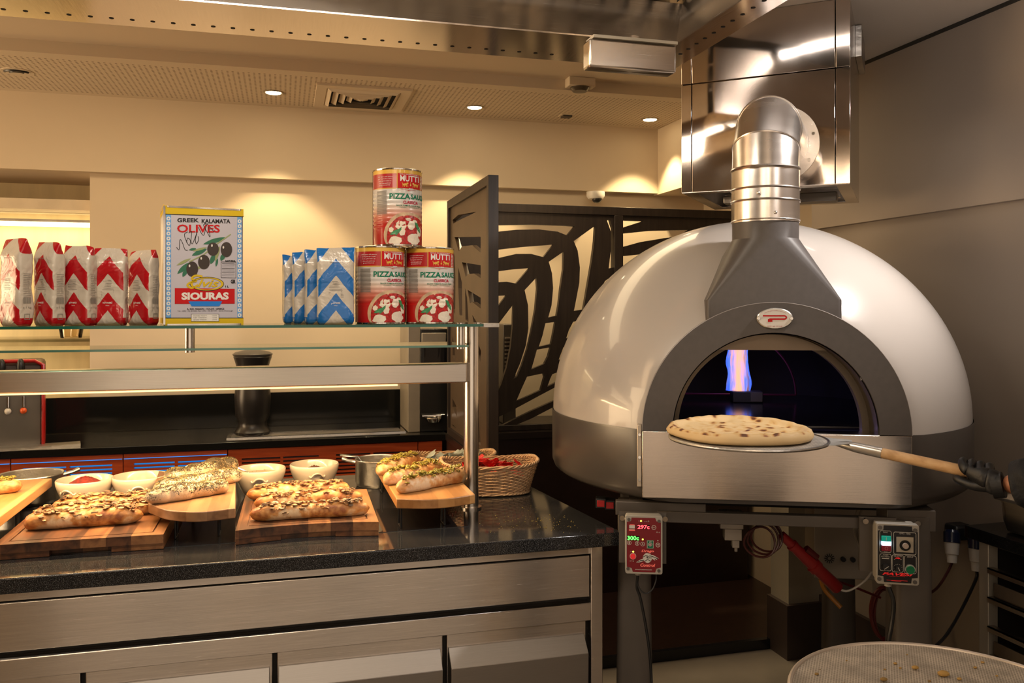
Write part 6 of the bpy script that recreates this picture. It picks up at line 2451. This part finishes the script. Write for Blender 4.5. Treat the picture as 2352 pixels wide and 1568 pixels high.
def flat_mat():
    m, nt, b = newmat('flatbread_crust')
    c = coords(nt, (1, 1, .3))
    v = N(nt, 'ShaderNodeTexVoronoi')
    v.inputs['Scale'].default_value = 38
    n0 = N(nt, 'ShaderNodeTexNoise')
    n0.inputs['Scale'].default_value = 14
    L(nt, c, n0.inputs['Vector'])
    vm = N(nt, 'ShaderNodeVectorMath', operation='ADD')
    sc_ = N(nt, 'ShaderNodeVectorMath', operation='SCALE')
    L(nt, n0.outputs['Color'], sc_.inputs[0])
    sc_.inputs['Scale'].default_value = .05
    L(nt, c, vm.inputs[0])
    L(nt, sc_.outputs[0], vm.inputs[1])
    L(nt, vm.outputs[0], v.inputs['Vector'])
    n2 = N(nt, 'ShaderNodeTexNoise')
    n2.inputs['Scale'].default_value = 9
    L(nt, c, n2.inputs['Vector'])
    f = math_(nt, 'ADD', v.outputs['Distance'], math_(nt, 'MULTIPLY', math_(nt, 'SUBTRACT', n2.outputs[0], .5), 1.1))
    sp = N(nt, 'ShaderNodeSeparateXYZ')
    tc = N(nt, 'ShaderNodeTexCoord')
    L(nt, tc.outputs['Object'], sp.inputs[0])
    ge = N(nt, 'ShaderNodeNewGeometry')
    sg = N(nt, 'ShaderNodeSeparateXYZ')
    L(nt, ge.outputs['Normal'], sg.inputs[0])
    f = math_(nt, 'ADD', f, math_(nt, 'MULTIPLY', math_(nt, 'LESS_THAN', sg.outputs[2], .62), .5))
    L(nt, ramp(nt, f, [(.10, (.11, .035, .01)), (.22, (.34, .14, .04)), (.34, (.60, .38, .15)), (.6, (.66, .47, .24))]), b.inputs['Base Color'])
    b.inputs['Roughness'].default_value = .6
    bp = N(nt, 'ShaderNodeBump')
    bp.inputs['Strength'].default_value = .5
    bp.inputs['Distance'].default_value = .01
    L(nt, n0.outputs[0], bp.inputs['Height'])
    L(nt, bp.outputs[0], b.inputs['Normal'])
    return m


rings = []
NR, NA_ = 26, 90
PR = .188
und = [(.2, 0), (.7, 0), (.93, .0), (.985, .004)]
for k, z in und:
    rings.append([Vector((PR * k * math.cos(2 * pi * i / NA_) * (1 + .02 * math.sin(5 * 2 * pi * i / NA_)), PR * k * math.sin(2 * pi * i / NA_) * (1 + .02 * math.sin(5 * 2 * pi * i / NA_)), z)) for i in range(NA_)])
for j in range(NR + 1):
    k = 1 - j / NR
    q = []
    for i in range(NA_):
        a = 2 * pi * i / NA_
        w = 1 + .02 * math.sin(5 * a)
        x, y = PR * k * w * math.cos(a), PR * k * w * math.sin(a)
        rim = math.exp(-((k - .93) / .06) ** 2)
        n_ = noise.noise(Vector((x * 34, y * 34, 1.5)))
        n2 = noise.noise(Vector((x * 90, y * 90, 4)))
        edge = min(1, (1 - k) / .03) if k > .97 else 1
        z = .008 + (.012 * rim + .004 * n_ + .0018 * n2 + .003) * max(edge, .25)
        z += .010 * max(0, y / PR) ** 1.2 + .008 * max(0, -y / PR) * rim
        q.append(Vector((x, y, z)))
    rings.append(q)
MB().loft(rings).build('crust', flat_mat(), t, world=False, ang=90)

# peel
Bp = W(1942, 1022, 2.12)
Ap = W(2214, 1081, 1.945)
ax = (Ap - Bp).normalized()
zb_ = 1.2065
t = thing('pizza_peel', 'metal pizza peel with round wooden handle, held at the oven mouth', 'pizza peel', (Bp.x, Bp.y, zb_ - .0))
hd = Vector((ax.x, ax.y, 0)).normalized()
sd = Vector((-hd.y, hd.x, 0))
out_ = []
cen = Vector((Bp.x, Bp.y, 0)) - hd * .21
shape = []
for k in range(27):
    a = R(-62) + R(124) * 0 + (2 * pi - 2 * R(62 - 12)) * 0
rad = .125
a0 = R(48)
for k in range(29):
    a = a0 + (2 * pi - 2 * a0) * k / 28
    shape.append((rad * math.cos(a), rad * math.sin(a)))
shape += [(.165, -.072), (.205, -.056), (.222, -.014), (.222, .014), (.205, .056), (.165, .072)]
mb = MB()
mb.plate(shape, [], lambda u, v: cen + hd * u + sd * v + Vector((0, 0, zb_ + max(0, u - .13) * .08)), lambda u, v: cen + hd * u + sd * v + Vector((0, 0, zb_ + .0018 + max(0, u - .13) * .08)))
mb.build('blade', mat('peel_blade', (.55, .53, .50), .4, .35, var=.2, scale=30), t, smooth=False)
Fp = Bp + (Ap - Bp) * .33
MB().tube([Bp - ax * .03 + Vector((0, 0, -.002)), Bp, Bp + (Fp - Bp) * .3, Fp], [.004, .010, .0128, .0135], 20).build('metal_socket', mat('satin_aluminium', (.70, .67, .62), .3, .9, var=.04), t)
MB().tube([Fp, Ap, Ap + ax * .065], [.0128, .0132, .0135], 20).build('wooden_handle', wood('peel_handle_wood', [(.42, .24, .10), (.56, .34, .16), (.64, .42, .22)], .5, (30, 6, 30), 2), t)

# person: arm, gloved hand and sleeve
H = Ap + ax * .005
up = (Vector((0, 0, 1)) - ax * ax.z).normalized()
nr = ax.cross(up).normalized()
if nr.dot(Vector((sT, cT, 0))) > 0:
    nr = -nr  # toward the viewer
person = thing('person', 'person reaching in from the right, black sleeve and black glove gripping the peel', 'person', (H.x + .55, H.y - .55, 0))


def hp_(a, n, u):
    return H + ax * a + nr * n + up * u


def skin(name, nodes, edges, m, sub=2, parent=person):
    me = bpy.data.meshes.new(name)
    me.from_pydata([tuple(wm(parent).inverted() @ p) for p, r in nodes], edges, [])
    o = bpy.data.objects.new(name, me)
    C.objects.link(o)
    o.parent = parent
    me.materials.append(m)
    sk = o.modifiers.new('skin', 'SKIN')
    sk.use_smooth_shade = True
    for k, (p, r) in enumerate(nodes):
        me.skin_vertices[0].data[k].radius = (r if isinstance(r, tuple) else (r, r))
    me.skin_vertices[0].data[0].use_root = True
    sb = o.modifiers.new('sub', 'SUBSURF')
    sb.levels = sub
    sb.render_levels = sub
    return o


def skin_data(me):
    if not me.skin_vertices:
        bm = bmesh.new()
        bm.from_mesh(me)
        bm.verts.layers.skin.verify()
        bm.to_mesh(me)
        bm.free()


def skin2(name, nodes, edges, m, sub=2, parent=person):
    me = bpy.data.meshes.new(name)
    me.from_pydata([tuple(wm(parent).inverted() @ p) for p, r in nodes], edges, [])
    skin_data(me)
    o = bpy.data.objects.new(name, me)
    C.objects.link(o)
    o.parent = parent
    me.materials.append(m)
    for k, (p, r) in enumerate(nodes):
        me.skin_vertices[0].data[k].radius = (r if isinstance(r, tuple) else (r, r))
        me.skin_vertices[0].data[k].use_root = (k == 0)
    sk = o.modifiers.new('skin', 'SKIN')
    sk.use_smooth_shade = True
    sb = o.modifiers.new('sub', 'SUBSURF')
    sb.levels = sub
    sb.render_levels = sub
    return o


M_skin = mat('warm_skin', (.50, .20, .10), .45, var=.08, scale=30)
M_glove = mat('black_nitrile_glove', (.005, .005, .006), .5, var=.2, bump=.25, bscale=45)
M_cloth = mat('black_chef_cloth', (.007, .007, .008), .75, var=.3, scale=20, bump=.4, bscale=60)
wrist = hp_(.088, .028, -.004)
elb = wrist + Vector((cT * .19, -sT * .19, 0)) + Vector((sT * -.15, cT * -.15, 0)) + Vector((0, 0, .050))
armd = (elb - wrist).normalized()
# glove
nodes = [(wrist - armd * .004, .025), (hp_(.062, .029, -.002), .028), (hp_(.038, .029, 0), .028)]
edges = [(0, 1), (1, 2)]
for k in range(4):
    a = -.008 + .0180 * k
    b0 = len(nodes)
    nodes += [(hp_(a + .004, .027, .014), .0115), (hp_(a, .012, .0245), .0100), (hp_(a - .001, -.012, .0220), .0095), (hp_(a - .001, -.0225, .002), .0090), (hp_(a, -.016, -.016), .0085), (hp_(a + .001, -.002, -.0225), .0078)]
    edges += [(2 if k < 3 else 1, b0)] + [(b0 + i, b0 + i + 1) for i in range(5)]
b0 = len(nodes)
nodes += [(hp_(.052, .036, -.018), .0135), (hp_(.022, .033, -.022), .0120), (hp_(-.004, .026, -.019), .0108), (hp_(-.022, .019, -.014), .0095)]
edges += [(1, b0), (b0, b0 + 1), (b0 + 1, b0 + 2), (b0 + 2, b0 + 3)]
skin2('gloved_hand', nodes, edges, M_glove)
MB().tube([wrist - armd * .028, wrist - armd * .020, wrist - armd * .006], [.0285, .0285, .0285], 24).build('glove_cuff', M_glove, person)
# arm
sh = elb + Vector((cT * .06, -sT * .06, 0)) + Vector((sT * -.22, cT * -.22, 0)) + Vector((0, 0, .19))
skin2('arm', [(wrist + armd * -.012, (.0245, .0235)), (wrist + armd * .03, (.026, .025)), (wrist + armd * .09, .034), (elb, .040), ((elb + sh) / 2, .044), (sh, .050)], [(0, 1), (1, 2), (2, 3), (3, 4), (4, 5)], M_skin)
# sleeve with folds
path = smooth_path([wrist + armd * .012, wrist + armd * .07, wrist + armd * .13, elb, (elb + sh) / 2, sh, sh + Vector((.02, -.03, .02))], 10)
rings = []
up0 = Vector((0, 0, 1))
for i, p in enumerate(path):
    tg = (path[min(i + 1, len(path) - 1)] - path[max(i - 1, 0)]).normalized()
    s = tg.cross(up0).normalized()
    u = s.cross(tg).normalized()
    base = .046 + .030 * min(1, i / 20)
    if i == 0:
        base = .043
    q = []
    for k in range(40):
        a = 2 * pi * k / 40
        r = base + .0025 * math.sin(i * 1.1 + 2.2 * math.sin(a + .5)) * min(1, i / 3) + .006 * noise.noise(Vector((i * .35, math.cos(a) * 1.6, math.sin(a) * 1.6)))
        q.append(p + s * r * math.cos(a) + u * r * math.sin(a))
    rings.append(q)
inner_ = [[path[0] + (q - path[0]) * .86 + armd * .002 for q in rings[0]], [path[0] + (q - path[0]) * .84 + armd * .04 for q in rings[0]]]
MB().loft(inner_[::-1] + rings, cap=True).build('sleeve', M_cloth, person, ang=80)
# torso, head and legs of the person standing beyond the right edge
bx_ = sh + Vector((-.02, -.20, 0))
hipz = .95
nodes = [(Vector((bx_.x, bx_.y, hipz)), (.16, .12)), (Vector((bx_.x, bx_.y, 1.18)), (.15, .11)), (Vector((bx_.x, bx_.y, sh.z + .02)), (.17, .11)), (Vector((bx_.x, bx_.y, sh.z + .10)), (.07, .065))]
nodes += [(Vector((bx_.x - .09, bx_.y, .85)), .095), (Vector((bx_.x - .10, bx_.y, .48)), .065), (Vector((bx_.x - .10, bx_.y, .10)), .048)]
nodes += [(Vector((bx_.x + .09, bx_.y, .85)), .095), (Vector((bx_.x + .10, bx_.y, .48)), .065), (Vector((bx_.x + .10, bx_.y, .10)), .048)]
nodes += [(sh, .075)]
edges = [(0, 1), (1, 2), (2, 3), (0, 4), (4, 5), (5, 6), (0, 7), (7, 8), (8, 9), (2, 10)]
skin2('jacket_and_trousers', nodes, edges, M_cloth)
hz_ = sh.z + .26
MB().ell((bx_.x, bx_.y, hz_), (.075, .095, .115), n=24, m=16).build('head', M_skin, person)
MB().lathe([(.082, -.02), (.085, .03), (.10, .10), (.09, .14), (0, .145)], (bx_.x, bx_.y, hz_ + .02), 28).build('cap', M_cloth, person)
for sx in (-.10, .10):
    MB().ell((bx_.x + sx, bx_.y + .05, .045), (.048, .13, .043), n=18, m=10).build('shoe', M_black, person)

# ============================================================ FOREGROUND SCREEN
fs = cam2room(1.30 * (2076 - 1176) / FPX * 1.10, 1.275)
fz = .952
t = thing('pizza_screen', 'large worn aluminium pizza screen with crumbs, cropped by the bottom edge', 'pizza screen', (fs.x, fs.y, fz))
FR = .232
MB().lathe([(0, 0), (FR - .004, 0), (FR - .004, .002), (0, .002)], (0, 0, 0), 80).build('mesh_disc', mesh_mat('worn_aluminium_mesh', (.62, .55, .46), (.20, .16, .12), 190), t, world=False)
MB().tube([(FR * math.cos(a), FR * math.sin(a), .001) for a in [2 * pi * k / 80 for k in range(80)]], .0045, 8, closed=True).build('rim', mat('worn_rim', (.58, .50, .42), .4, .6, var=.15), t, world=False)
m = MB()
rr = rnd(8)
for k in range(60):
    a, q = rr.random() * 6.28, math.sqrt(rr.random()) * .2
    s = rr.uniform(.001, .0035)
    m.ell((fs.x + q * math.cos(a), fs.y + q * math.sin(a), fz + .0025 + s * .4), (s * 1.3, s, s * .6), None, 6, 4)
for (px, py, s) in ((2167, 1543, .008), (2102, 1529, .005), (2030, 1556, .005)):
    p = onZ(px, py + 6, fz + .004)
    m.ell((p.x, p.y, fz + .006), (s * 1.3, s, s * .55), None, 8, 5)
tag(m.build('baked_crumbs', mat('baked_crumbs', (.34, .20, .05), .6, var=.4), None), 'baked dough crumbs scattered on the large foreground pizza screen', 'crumbs', kind='stuff')
t = thing('round_stand', 'round steel bin holding up the large foreground pizza screen', 'bin', (fs.x, fs.y - .02, 0))
MB().lathe([(0, .002), (.15, .002), (.155, .02), (.165, fz - .01), (.168, fz - .003), (.16, fz - .003), (.15, .03), (0, .03)], (0, 0, 0), 40).build('body', M_steel, t, world=False, ang=40)
MB().tube([(.162 * math.cos(a), .162 * math.sin(a), .5) for a in [2 * pi * k / 40 for k in range(40)]], .003, 6, closed=True).build('band', M_steel, t, world=False)
